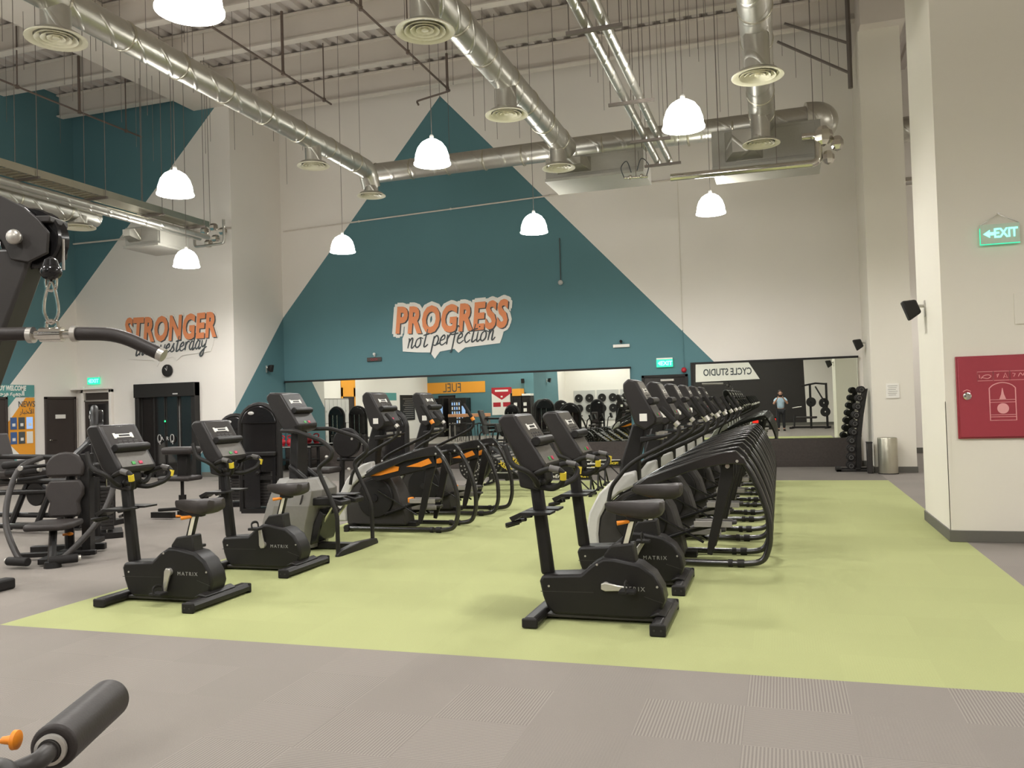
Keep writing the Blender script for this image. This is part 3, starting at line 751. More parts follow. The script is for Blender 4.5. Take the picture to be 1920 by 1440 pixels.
obj('valve_body', [ball((x, .1, z), .12, .1, .1, 6, 5) for x, z in ((-.2, .25), (.05, .32), (.3, .2), (.1, .05), (-.1, -.05))], M['chrome'], vs, ang=5)
obj('valve_pipe', [tube(fillet([(.4, 0, .45), (.4, 0, -.1), (-.4, .0, -.12), (-.4, 0, .3)], .08), .03, 8)], M['galv'], vs)
obj('hanger', [cyl((0, 0, 4.16), (0, .05, .2), .006, seg=6)], M['rod'], vs)
# ============================================================ PENDANT LAMPS
def pendant(lab, x, y, z):
    t = thing('pendant_lamp', lab, 'lamp', (x, y, z), 0, 'dome pendant lamps')
    obj('lamp_shade', lathe([(.262, -.135), (.262, -.12), (.25, -.11), (.238, -.01), (.205, .09), (.15, .165), (.08, .21), (.03, .225), (.03, .215), (.075, .2), (.14, .155), (.195, .085), (.226, -.01), (.238, -.11)], 36), M['glow'], t)
    obj('lamp_cap', lathe([(.001, .215), (.032, .215), (.03, .27), (.015, .29), (.001, .29)], 18), M['light_grey'], t)
    obj('cord', cyl((0, 0, .3), (0, 0, 9.66 - z), .005, seg=6), M['rod'], t)
    ld = bpy.data.lights.new('lamp_bulb', 'SPOT')
    ld.energy = LAMP_W; ld.spot_size = math.radians(172); ld.spot_blend = .6; ld.shadow_soft_size = .2
    ld.color = (1, .98, .965)
    lo = bpy.data.objects.new('lamp_bulb', ld); C.objects.link(lo); lo.parent = t; lo.location = (0, 0, -.16)
LAMPS = [(-8.33, 10.2, 4.87, 'lit dome lamp high on the left, above the STRONGER slogan'), (-11.52, 14.4, 4.68, 'lit dome lamp directly over the STRONGER slogan, below the cable tray end'),
 (-8.58, 15.6, 4.93, 'lit dome lamp at the left edge of the teal triangle'), (-4.59, 11.0, 5.1, 'lit dome lamp in front of the teal peak under the back duct'),
 (-4.31, 15.2, 4.88, 'lit dome lamp on the right slope of the teal triangle'), (-1.02, 10.5, 5.0, 'large lit dome lamp beside the foil pipe pair'),
 (-1.06, 15.3, 4.94, 'lit dome lamp on the white wall right of the teal triangle'), (-4.28, 5.45, 4.8, 'lit dome lamp cut off by the top edge of the view')]
for x, y, z, l in LAMPS: pendant(l, x, y, z)
WHERE = ['over the strength machines at the left wall', 'over the left end of the grey carpet', 'above the leftmost bikes, in front of them', 'above the nearest bike, in front of it', 'by the lockers on the left wall', 'behind the lat pulldown machine', 'above the photographer, to the left', 'above the photographer, to the right', 'over the weight plates', 'in front of the cycle studio sign', 'by the right end of the black wall', 'in the passage before the end wall', 'at the far end of the passage', 'in the passage behind the red cabinet pier', 'in front of the red cabinet pier', 'at the near end of the passage', 'beside the snack machines', 'over the news panel', 'added over the bar table', 'added right above the weight plates']  # last two are extra lamps, added to brighten the walls seen in the mirrors
k = 0
for x, y in ((-13.8, 9.6), (-11.4, 5), (-8.4, 5.4), (-.9, 5.2), (-11.4, .3), (-8.4, .3), (-4.4, .3), (-.9, .3), (-8, -4.4), (-4.4, -4.4), (-.9, -4.4), (5, 15), (5, 20.5), (5, 10), (3.7, 4.4), (6, 4), (-15.4, 7), (-15.4, 11.3), (-14.1, 1.6), (-9.4, -5.6)):  # unseen lamps outside the view, continuing the lamp grid to light the room
    pendant('unseen lit dome lamp ' + WHERE[k], x, y, 4.95)
    k += 1
# ducts glimpsed in the passage behind the far pier
pd = thing('air_duct', 'round duct crossing the passage high between the two piers', 'air duct', (2.7, 20.2, 7.3), 0, 'round galvanised air ducts')
obj('duct_pipe', [tube([(0, 0, 0), (6.2, 0, 0)], .28, 28)], M['galv'], pd)
pq = thing('insulated_pipe', 'foil pipe crossing the passage below the duct between the two piers', 'pipe', (2.7, 20.2, 6.15))
obj('pipe', [tube([(0, 0, 0), (6.2, 0, 0)], .1, 16)], M['chrome'], pq)
# ============================================================ EXERCISE MACHINES
CF = Vector((.38, 0, .22))
def slab_frame(p_bot, p_top):
    """returns function placing (u along width y, v up the slope, w out of the face)"""
    b, t_ = Vector((p_bot[0], 0, p_bot[1])), Vector((p_top[0], 0, p_top[1]))
    up = (t_ - b); L = up.length; up.normalize()
    out = Vector((-up.z, 0, up.x)) * -1
    m = Matrix(((0, up.x, out.x, b.x), (1, 0, 0, 0), (0, up.z, out.z, b.z), (0, 0, 0, 1)))
    return m, L
def console_parts(t, side, p_bot, p_top, half, cut=.4):
    """tilted console: housing prism, bezel, label strip, reading ledge, keypad and buttons"""
    hs = obj('console', prism(side, -half, half), M['console'], t, bevel=.018)
    m, L = slab_frame(p_bot, p_top)
    w_ = half - .035
    def S(u0, u1, v0, v1, w0, w1): return xf(bb(u0, u1, v0 * L, v1 * L, w0, w1), m)
    obj('screen', S(-w_, w_, cut + .09, .97, .001, .007), M['screen'], hs, bevel=.003)
    obj('display_label', [S(-.1, .1, .70, .78, .007, .010) + (0,), S(-.05, .07, .72, .76, .010, .012) + (1,), S(-.11, -.085, .68, .80, .007, .011) + (0,), S(.085, .11, .68, .80, .007, .011) + (0,)], [M['white'], M['black']], hs)
    obj('printed_keys', [S(-.09 + .06 * i, -.045 + .06 * i, .50 + .05 * j, .525 + .05 * j, .007, .009) for i in range(4) for j in range(3)], M['dark_grey'], hs)
    rl = [tuple(m @ Vector((u, (cut + .03) * L, .03))) for u in (-w_ - .01, w_ + .01)]
    obj('reading_ledge', [cyl(rl[0], rl[1], .034, seg=14), S(-w_, w_, cut - .03, cut + .02, -.01, .055)], M['black'], hs, bevel=.006)
    obj('keypad', S(-w_, w_, .02, cut - .04, .001, .007), M['keypad'], hs, bevel=.003)
    obj('start_button', S(-.06, -.02, .06, .13, .007, .013), M['green_btn'], hs, bevel=.003)
    obj('stop_button', S(.02, .06, .06, .13, .007, .013), M['magenta'], hs, bevel=.003)
    return hs
# ------------------------------------------------------------ upright bike
def saddle():
    secs = [(-.37, .012, .785, .8), (-.35, .03, .755, .815), (-.27, .04, .73, .822), (-.18, .065, .715, .825), (-.09, .11, .71, .828), (-.02, .128, .715, .832), (.025, .115, .735, .83), (.04, .06, .76, .815)]
    rings = []
    for x, hw, zb, zt in secs:
        ring = []
        for k in range(16):
            a = 2 * PI * k / 16
            c, s = math.cos(a), math.sin(a)
            e = lambda q: math.copysign(abs(q) ** .6, q)
            ring.append((x, hw * e(c), (zt + zb) / 2 + (zt - zb) / 2 * e(s) + (0.012 * (abs(c) > .5) if s > 0 else 0)))
        rings.append(ring)
    return loft(rings)
def make_bike(lab, crank_ang, loc):
    t = thing('exercise_bike', lab, 'exercise bike', loc, 0, 'upright exercise bikes on the green carpet')
    body = [(-.84, .27), (-.82, .315), (-.54, .33), (-.46, .4), (-.38, .445), (-.3, .445), (-.12, .41), (-.03, .345), (.025, .25), (.04, .17), (.015, .1), (-.03, .045), (-.12, .035), (-.74, .04), (-.79, .09), (-.82, .17)]
    sh = obj('body_shell', [prism(body, -.1, .1)], M['black'], t, bevel=.022, seg=3)
    obj('shell_rivet', [cyl((x, s * .1, z), (x, s * .103, z), .008, seg=10) for x, z in ((-.77, .24), (-.42, .4), (-.01, .26)) for s in (-1, 1)], M['silver'], sh)
    obj('shell_seam', [prism([(-.83, .2), (-.45, .205), (-.45, .209), (-.83, .204)], s * .1 - .001, s * .1 + .001) for s in (-1, 1)] + [prism([(-.1, .19), (.025, .15), (.025, .154), (-.1, .195)], s * .1 - .001, s * .1 + .001) for s in (-1, 1)], M['dark_grey'], sh)
    let = text('MATRIX', .042, .0, 1.0, extrude=.001, space=1.4)
    obj('brand_lettering', [move(let, -.19, -.102, .228), rot(move(let, .19, -.102, .228), PI, 'Z')], M['letter_grey'], sh)
    obj('shell_base', [bb(-.8, .0, -.085, .085, .02, .045)], M['dark_grey'], t, bevel=.006)
    fs = obj('front_foot', [prism([(-.9, .015), (-.9, .055), (-.88, .075), (-.81, .075), (-.79, .055), (-.79, .015)], -.34, .34)], M['black'], t, bevel=.012)
    obj('foot_cap', [bb(-.9, -.79, s * .33, s * .355, .005, .07) for s in (-1, 1)], M['rubber'], fs, bevel=.01)
    rf = obj('rear_foot', [prism([(-.03, .015), (-.03, .06), (-.01, .085), (.05, .085), (.075, .055), (.075, .015)], -.36, .36), prism([(-.06, .08), (.0, .115), (.06, .085)], -.2, .2)], M['black'], t, bevel=.012)
    obj('foot_cap', [bb(-.03, .075, s * .35, s * .378, .0, .08) for s in (-1, 1)], M['rubber'], rf, bevel=.01)
    obj('foot_bolt', [cyl((x, s * .378, .04), (x, s * .381, .04), .007, seg=8) for x in (0, .045) for s in (-1, 1)], M['dark_grey'], rf)
    obj('mast', [loft([[(-.845, -.036, .3), (-.75, -.036, .3), (-.75, .036, .3), (-.845, .036, .3)], [(-.92, -.036, 1.02), (-.83, -.036, 1.02), (-.83, .036, 1.02), (-.92, .036, 1.02)]])], M['black'], t, bevel=.022)
    obj('mast_head', [prism([(-.97, .93), (-.99, 1.05), (-.9, 1.12), (-.78, 1.07), (-.77, .98), (-.83, .9)], -.075, .075), ball((-.8, -.08, .97), .028), ball((-.8, .08, .97), .028)], M['black_matte'], t, bevel=.012)
    tray = obj('bottle_holder', [prism([(-1.02, .73), (-.94, .765), (-.72, .765), (-.72, .75), (-.93, .74), (-1.0, .70)], s * .04, s * .19) for s in (-1, 1)] + [tube([(-.95, s * .13, .7), (-1.04, s * .2, .68), (-1.06, s * .13, .66), (-.98, s * .08, .68)], .014, 8) for s in (-1, 1)] + [bb(-.94, -.8, -.07, .07, .74, .765)], M['black'], t, bevel=.005)
    for s in (-1, 1):
        hb = []
        hb.append(tube(fillet([(-.86, s * .06, .96), (-.8, s * .16, .95), (-.84, s * .26, 1.06), (-.96, s * .28, 1.1), (-1.01, s * .27, 1.24)], .06), .02, 12))
        hb.append(tube(fillet([(-.86, s * .06, .94), (-.72, s * .1, .92), (-.62, s * .2, .97), (-.6, s * .24, 1.06), (-.7, s * .23, 1.08), (-.84, s * .19, 1.03)], .05), .02, 12))
        hbm = obj('handlebar', hb, M['black_matte'], t)
        obj('grip_sensor', [cyl((-.61, s * .225, 1.0), (-.605, s * .238, 1.05), .0235, seg=12)], M['yellow'], hbm)
        obj('grip_plate', [cyl((-.63, s * .238, 1.065), (-.7, s * .232, 1.08), .0235, seg=12)], M['grip_grey'], hbm)
    side = [(-1.07, 1.39), (-1.08, 1.42), (-1.04, 1.455), (-.95, 1.455), (-.74, 1.1), (-.75, 1.06), (-.86, 1.03), (-.93, 1.1)]
    console_parts(t, side, (-.74, 1.095), (-.955, 1.45), .215)
    sp = obj('seat_shroud', [prism([(-.37, .38), (-.38, .46), (-.33, .525), (-.17, .545), (-.15, .38)], -.06, .06)], M['black_matte'], t, bevel=.012)
    obj('seat_post', [loft([[(x + dx, dy, z) for dx, dy in ((-.03, -.018), (.03, -.018), (.03, .018), (-.03, .018))] for x, z in ((-.25, .48), (-.175, .73))])], M['black'], t, bevel=.004)
    obj('post_scale', [loft([[(x + dx, dy, z) for dx, dy in ((-.016, -.0195), (.018, -.0195), (.018, .0195), (-.016, .0195))] for x, z in ((-.232, .53), (-.178, .715))])], M['diffuser'], t)
    obj('seat_lever', [cyl((-.2, -.02, .69), (-.28, -.05, .68), .012, .016, seg=10)], M['orange'], t)
    obj('saddle', saddle(), M['vinyl'], t, ang=50)
    obj('saddle_clamp', [bb(-.22, -.1, -.03, .03, .69, .73)], M['black'], t, bevel=.008)
    pv = Vector((-.36, 0, .255))
    for s in (-1, 1):
        a = crank_ang if s < 0 else crank_ang + PI
        d = Vector((math.cos(a), 0, math.sin(a)))
        q = Vector((-d.z, 0, d.x))
        e = pv + d * .165
        y0 = s * .115
        prof = [pv - d * .03 + q * .02, pv + q * .03, pv + d * .08 + q * .02, e + q * .015, e - q * .015, pv + d * .08 - q * .02, pv - q * .03, pv - d * .03 - q * .02]
        ca = obj('crank_arm', [prism([(p.x, p.z) for p in prof], y0, y0 + s * .022), cyl((pv.x, s * .09, pv.z), (pv.x, s * .13, pv.z), .03)], M['silver'], t, bevel=.006)
        pe = obj('pedal', [bb(e.x - .055, e.x + .055, y0 + s * .03, y0 + s * .125, e.z - .012, e.z + .012), cyl((e.x, y0 + s * .01, e.z), (e.x, y0 + s * .13, e.z), .012, seg=10)], M['rubber'], ca, bevel=.005)
        obj('pedal_strap', tube(smooth([(e.x + .0, y0 + s * .03, e.z), (e.x - .01, y0 + s * .03, e.z + .05), (e.x - .01, y0 + s * .08, e.z + .065), (e.x - .01, y0 + s * .125, e.z + .05), (e.x, y0 + s * .128, e.z)], 4), .012, 6, flat=.5), M['black_matte'], ca)
    return t
make_bike('black upright exercise bike at the front left corner of the green carpet', math.radians(-103), (-4.4, 5.77, 0))
make_bike('black upright exercise bike in front of the grey stair climber', math.radians(98), (-4.4, 7.07, 0))
make_bike('black upright exercise bike nearest the camera, front of the right-hand row', math.radians(-4), (-.83, 5.84, 0))
make_bike('black upright exercise bike between the nearest bike and the row of ellipticals', math.radians(55), (-.83, 7.0, 0))
# ------------------------------------------------------------ elliptical with tall suspended arms
def tubes_y(pts, y, r, fr=.08, seg=12): return tube(fillet([(x, y, z) for x, z in pts], fr), r, seg)
def make_elliptical(lab, loc, orange):
    t = thing('elliptical_trainer', lab, 'elliptical trainer', loc, 0, 'elliptical trainers on the green carpet')
    crescent = [(-1.83, .1), (-1.845, .24), (-1.8, .46), (-1.7, .64), (-1.58, .755), (-1.47, .825), (-1.34, .86), (-1.33, .72), (-1.5, .645), (-1.62, .55), (-1.7, .4), (-1.72, .25), (-1.71, .1)]
    obj('front_shell', [prism(crescent, -.17, .17)], M['light_grey'], t, bevel=.02)
    obj('drive_housing', [prism([(-1.715, .06), (-1.72, .25), (-1.69, .42), (-1.6, .55), (-1.48, .645), (-1.32, .71), (-1.1, .66), (-1.0, .5), (-.93, .25), (-.9, .06)], -.15, .15)], M['dark_grey'], t, bevel=.02)
    hc = obj('disc_cover', [cyl((-1.3, s * .15, .4), (-1.3, s * .185, .4), .25, .24, 36) for s in (-1, 1)], M['black'], t, bevel=.006)
    obj('disc_hub', [cyl((-1.3, s * .185, .4), (-1.3, s * .2, .4), .05, .045, 20) for s in (-1, 1)], M['black_gloss'], hc)
    fb = obj('base_frame', [tube([(-1.62, -.36, .05), (-1.62, .36, .05)], .035, 12), bb(-1.7, -.8, -.06, .06, .03, .09)], M['black'], t, bevel=.006)
    obj('foot_pad', [cyl((-1.62, s * .34, 0), (-1.62, s * .34, .03), .035, seg=14) for s in (-1, 1)], M['rubber'], fb)
    for s in (-1, 1):
        y = s * .31
        fr = obj('side_frame', [tubes_y([(-1.33, .72), (-1.17, .82), (-.7, .975), (-.42, 1.025), (-.3, .9), (-.2, .68), (-.135, .46), (-.13, .22), (-.19, .06), (-.32, .035), (-1.62, .04)], y, .028, .09),
                                prism([(-1.36, .70), (-1.2, .815), (-.7, .985), (-.5, 1.04), (-.4, 1.05), (-.33, .985), (-.3, .92), (-.42, .93), (-.55, .92), (-.8, .87), (-1.2, .72), (-1.33, .67)], y - .03, y + .03)], M['black_satin'], t, bevel=.008)
        obj('frame_clamp', [cyl((-.42, y, .037), (-.36, y, .037), .036, seg=14), cyl((-.5, y, .037), (-.46, y, .037), .034, seg=14)], M['black_matte'], fr)
        obj('frame_bolt', [cyl((x, y - .034, z), (x, y + .034, z), .013, seg=10) for x, z in ((-.39, .955),)], M['silver'], fr)
        arm = obj('suspension_arm', [prism([(-.535, .92), (-.48, .945), (-.425, .93), (-.43, .8), (-.49, .62), (-.57, .3), (-.645, .09), (-.69, .1), (-.68, .2), (-.61, .5)], s * .24 - .016, s * .24 + .016)], M['black'], t, bevel=.008)
        obj('arm_bolt', [cyl((-.48, s * .255, .905), (-.48, s * .285, .905), .02, seg=12)], M['silver'], arm)
        ph = 0 if s < 0 else 1
        dz, dx = (0, 0) if ph == 0 else (-.12, -.12)
        pl = obj('pedal_arm', [tube([(-1.15 + dx, s * .2, .2 + dz * .3), (-.86 + dx, s * .19, .3 + dz), (-.62 + dx * .3, s * .19, .36 + dz)], .022, 10), tube([(-1.25, s * .2, .5), (-.72, s * .2, .2 + dz * .3)], .012, 8)], M['black_gloss'], t)
        ft = obj('foot_plate', [loft([[(x, s * .16 - hw, z), (x, s * .16 + hw, z), (x, s * .16 + hw, z + .03), (x, s * .16 - hw, z + .03)] for x, hw, z in ((-.84 + dx, .055, .31 + dz), (-.76 + dx, .075, .335 + dz), (-.5 + dx, .075, .365 + dz), (-.42 + dx, .055, .37 + dz))])], M['dark_grey'], t, bevel=.008)
        obj('foot_plate_rim', [bb(-.8 + dx, -.46 + dx, s * .16 + e * .078 - .006, s * .16 + e * .078 + .006, .345 + dz, .40 + dz) for e in (-1, 1)], M['mid_grey'], ft, bevel=.004)
        if orange: obj('foot_stop', [bb(-.84 + dx, -.79 + dx, s * .16 - .05, s * .16 + .05, .345 + dz, .41 + dz)], M['orange'], ft, bevel=.012)
        hp = [(-1.58, .58), (-1.55, .72), (-1.4, .9), (-1.29, .98), (-.99, 1.13), (-.9, 1.2), (-.9, 1.28), (-1.06, 1.45)] if s < 0 else [(-1.58, .58), (-1.5, .75), (-1.35, .9), (-1.2, .97), (-.85, 1.12), (-.7, 1.2), (-.68, 1.3), (-.83, 1.54)]
        hd = obj('moving_handle', [tubes_y(hp, s * .29, .02, .06)], M['black_matte'], t)
        g0, g1 = Vector((hp[-2][0], s * .29, hp[-2][1])), Vector((hp[-1][0], s * .29, hp[-1][1]))
        obj('handle_grip', [cyl(g0.lerp(g1, .25), g1 + (g1 - g0) * .02, .026, .024, 14)], M['rubber'], hd)
        obj('handle_badge', [cyl(g0.lerp(g1, .02), g0.lerp(g1, .2), .0275, seg=14)], M['orange'] if (s > 0 and orange) else M['silver'], hd)
        if orange:
            pn = obj('side_cover', [prism([(-1.3, .68), (-1.2, .72), (-.8, .88), (-.45, .94), (-.42, .8), (-.6, .76), (-.95, .68), (-1.2, .62)], s * .285 - .01, s * .285 + .01)], M['black'], t, bevel=.006)
            for pr in ([(-1.3, .685), (-1.12, .79), (-1.0, .84), (-.97, .81), (-.9, .8), (-.91, .75), (-1.15, .695)], [(-.8, .8), (-.65, .845), (-.5, .9), (-.46, .84), (-.6, .795)]):
                obj('accent_stripe', [prism(pr, s * .285 - .02, s * .285 + .02)], M['orange'], pn)
    obj('cross_bar', [tube([(-.47, -.31, .95), (-.47, .31, .95)], .022, 10), tube([(-1.3, -.31, .72), (-1.3, .31, .72)], .02, 10)], M['black'], t)
    obj('mast', [loft([[(x - h, -.075, z), (x + h, -.075, z), (x + h, .075, z), (x - h, .075, z)] for x, h, z in ((-1.42, .1, .68), (-1.4, .085, .95), (-1.3, .07, 1.3))])], M['black'], t, bevel=.02)
    cup = obj('accessory_tray', [prism([(-1.28, 1.12), (-1.05, 1.17), (-1.02, 1.2), (-1.28, 1.18)], -.19, .19)], M['black'], t, bevel=.01)
    obj('tray_cup', [lathe([(.035, -.02), (.045, .05), (.04, .05), (.03, -.01)], 16, (-1.1, s * .12, 1.17)) for s in (-1, 1)], M['silver'], cup)
    side = [(-1.42, 1.62), (-1.42, 1.69), (-1.37, 1.735), (-1.3, 1.715), (-1.11, 1.36), (-1.12, 1.3), (-1.22, 1.24), (-1.32, 1.3)]
    cn = console_parts(t, side, (-1.115, 1.35), (-1.3, 1.71), .23)
    obj('side_label', [bb(-1.27, -1.2, s * .23 - .002, s * .23 + .002, 1.33, 1.4) for s in (-1, 1)], M['white'], cn)
    return t
eor = make_elliptical('elliptical trainer with orange stripes, nearest of the left-hand pair', (-3.59, 9.73, 0), True)
dup(eor, (-3.59, 11.24, 0), 'elliptical trainer with orange stripes, farther of the left-hand pair, before the rowers')
ORD = ['nearest of the right-hand row', 'second from the camera in the right-hand row', 'third from the camera in the right-hand row', 'fourth from the camera in the right-hand row', 'fifth from the camera in the right-hand row', 'last of the right-hand row, closest to the mirrors']
e0 = make_elliptical('silver fronted elliptical trainer, ' + ORD[0], (0, 8.15, 0), False)
for i in range(1, 6):
    dup(e0, (0, 8.15 + 1.43 * i, 0), 'silver fronted elliptical trainer, ' + ORD[i])
# ------------------------------------------------------------ stair climber
def stair_climber():
    t = thing('stair_climber', 'grey faceted stair climber between the second bike and the orange striped elliptical', 'stair climber', (-4.42, 8.22, 0))
    P = [(-1.08, .05, .2), (-1.06, .36, .22), (-.98, .56, .2), (-.9, .78, .14)]
    rings = []
    # faceted shroud: horizontal outlines from floor to top
    for z, xf_, xr, wf, wr in ((.03, -1.06, -.52, .16, .26), (.3, -1.09, -.48, .17, .29), (.5, -1.03, -.42, .16, .3), (.66, -.97, -.4, .14, .27), (.78, -.9, -.5, .11, .2)):
        rings.append([(xf_, -wf, z), (xf_ + .18, -wr, z), (xr, -wr, z), (xr + .05, -wr * .5, z), (xr + .05, wr * .5, z), (xr, wr, z), (xf_ + .18, wr, z), (xf_, wf, z)])
    sh = obj('shroud', loft(rings), M['shell_grey'], t, ang=12, bevel=.006)
    obj('shroud_panel', [loft([[(x, s * w_ - .002, z), (x, s * w_ + .002, z), (x + .02, s * w_ + .002, z), (x + .02, s * w_ - .002, z)] for x, w_, z in ((-.56, .292, .45), (-.5, .3, .62))]) for s in (-1, 1)], M['dark_grey'], sh)
    obj('rear_cover', [prism([(-.5, .06), (-.44, .3), (-.36, .46), (-.3, .4), (-.34, .28), (-.4, .1)], -.19, .19)], M['black_gloss'], t, bevel=.015)
    for s in (-1, 1):
        st = obj('step', [loft([[(x, s * .15 - .1, z), (x, s * .15 + .1, z), (x, s * .15 + .1, z + h), (x, s * .15 - .1, z + h)] for x, z, h in ((-.42, .5, .08), (-.2, .5, .09), (-.05, .5, .05))])], M['black'], t, bevel=.012)
        obj('step_tread', [bb(-.36, -.08, s * .15 - .08, s * .15 + .08, .58, .592)], M['dark_grey'], st, bevel=.004)
        obj('step_link', [tube([(-.2, s * .15, .5), (-.4, s * .12, .25)], .02, 8)], M['chrome'], st)
        R_ = [(-.78, 1.31), (-.52, 1.31), (-.18, 1.2), (-.07, 1.1), (-.08, 1.03), (-.24, .92), (-.22, .84), (-.08, .55), (-.03, .42), (-.03, .03)]
        obj('handrail', [tube(fillet([(x, s * (.22 + .17 * min(1, max(0, (x + .78) / .3))), z) for x, z in R_], .06), .023, 12)], M['black_matte'], t)
    obj('rear_foot', [loft([[(-.05 + dx, y, 0), (.03 - dx, y, 0), (.02 - dx, y, h), (-.04 + dx, y, h)] for y, dx, h in ((-.46, .02, .02), (-.4, 0, .06), (0, -.012, .085), (.4, 0, .06), (.46, .02, .02))])], M['black'], t, bevel=.008)
    obj('base_beam', [bb(-1.0, 0, -.06, .06, .01, .07)], M['black'], t, bevel=.006)
    obj('mast', [loft([[(x - h, -w_, z), (x + h, -w_, z), (x + h, w_, z), (x - h, w_, z)] for x, h, w_, z in ((-.7, .07, .13, .72), (-.72, .055, .11, .9), (-.7, .045, .1, 1.36))]), tube([(-.76, -.11, .92), (-.55, -.12, .76)], .035, 8), tube([(-.76, .11, .92), (-.55, .12, .76)], .035, 8)], M['black'], t, bevel=.012)
    side = [(-.99, 1.66), (-.98, 1.7), (-.94, 1.735), (-.8, 1.72), (-.58, 1.37), (-.6, 1.31), (-.72, 1.27), (-.8, 1.34)]
    console_parts(t, side, (-.585, 1.36), (-.805, 1.715), .2)
    obj('drink_holder', [lathe([(.035, -.03), (.045, .06), (.04, .06), (.03, -.02)], 16, (-.62, -.16, 1.3))], M['black'], t)
stair_climber()
# ------------------------------------------------------------ rowing machines
def make_rower(lab, loc):
    t = thing('rowing_machine', lab, 'rowing machine', loc, 0, 'rowing machines near the long mirror')
    rl = obj('rail', [bb(-1.75, 0, -.035, .035, .27, .37)], M['black'], t, bevel=.006)
    obj('rail_top', [bb(-1.7, 0, -.04, .04, .37, .385)], M['silver'], rl, bevel=.003)
    obj('rail_lettering', [move(text('RowErg', .085, .001, 1.05, .15), -.62, -.036, .29)], M['white'], rl)
    obj('end_plate', [bb(-.28, .01, -.042, .042, .26, .375)], M['black_gloss'], rl, bevel=.004)
    obj('end_lettering', [move(text('CONCEPT', .06, .002, .8), -.14, -.044, .3)], M['yellow'], rl)
    rs = obj('rear_leg', [tube([(0, 0, .3), (.02, -.16, .03)], .016, 8), tube([(0, 0, .3), (.02, .16, .03)], .016, 8), tube([(.02, -.2, .03), (.02, .2, .03)], .02, 8), tube([(-.22, 0, .28), (.02, 0, .04)], .012, 8)], M['black'], t)
    obj('rubber_foot', [cyl((.02, s * .19, 0), (.02, s * .19, .035), .03, seg=12) for s in (-1, 1)], M['rubber'], rs)
    obj('front_leg', [tube([(-2.05, 0, .3), (-2.25, -.2, .03)], .02, 8), tube([(-2.05, 0, .3), (-2.25, .2, .03)], .02, 8), tube([(-2.25, -.28, .03), (-2.25, .28, .03)], .025, 8)], M['black'], t)
    fw = obj('flywheel_cage', [cyl((-2.0, -.09, .5), (-2.0, .09, .5), .27, seg=40)], M['black'], t, bevel=.02)
    obj('cage_vents', [cyl((-2.0 + r * math.cos(a), -.095, .5 + r * math.sin(a)), (-2.0 + r * math.cos(a), .095, .5 + r * math.sin(a)), .014, seg=6) for r in (.1, .16, .22) for a in [k * PI / 9 for k in range(18)]], M['mid_grey'], fw)
    fp = obj('foot_stretcher', [rot(bb(-1.72, -1.1, -.17, .17, .48, .51), .62, 'Y', (-1.4, 0, .5))], M['black_matte'], t, bevel=.006)
    obj('stretcher_studs', [rot(bb(-1.68 + .075 * i, -1.645 + .075 * i, -.15 + .055 * j, -.128 + .055 * j, .51, .517), .62, 'Y', (-1.4, 0, .5)) for i in range(8) for j in range(6)], M['mid_grey'], fp)
    obj('stretcher_lettering', [rot(rot(move(text('XERG', .1, .002), -1.4, -.172, .46), .0, 'X'), .62, 'Y', (-1.4, 0, .5))], M['yellow'], fp)
    obj('seat', [loft([[(x, -w_, .41), (x, w_, .41), (x, w_, .45), (x, -w_, .45)] for x, w_ in ((-.98, .08), (-.93, .15), (-.8, .16), (-.74, .1))])], M['vinyl'], t, bevel=.012)
    obj('monitor_arm', [tube(fillet([(-1.95, 0, .7), (-1.9, 0, 1.05), (-1.8, 0, 1.1)], .08), .014, 8), rot(bb(-1.83, -1.79, -.1, .1, 1.03, 1.18), -.3, 'Y', (-1.8, 0, 1.1))], M['black'], t)
    obj('handle', [tube([(-1.6, -.24, .62), (-1.6, .24, .62)], .018, 8), cyl((-1.6, 0, .62), (-1.85, 0, .58), .006)], M['black_matte'], t)
    return t
r0 = make_rower('black rowing machine with RowErg on its rail, nearest of the four rowers', (-2.98, 13.45, 0))
for y, xx, l in ((14.35, -3.05, 'second of the four rowers behind the bikes'), (15.2, -3.1, 'third of the four rowers behind the bikes'), (16.2, -3.0, 'farthest of the four rowers, closest to the long mirror')):
    dup(r0, (xx, y, 0), 'black rowing machine, ' + l)
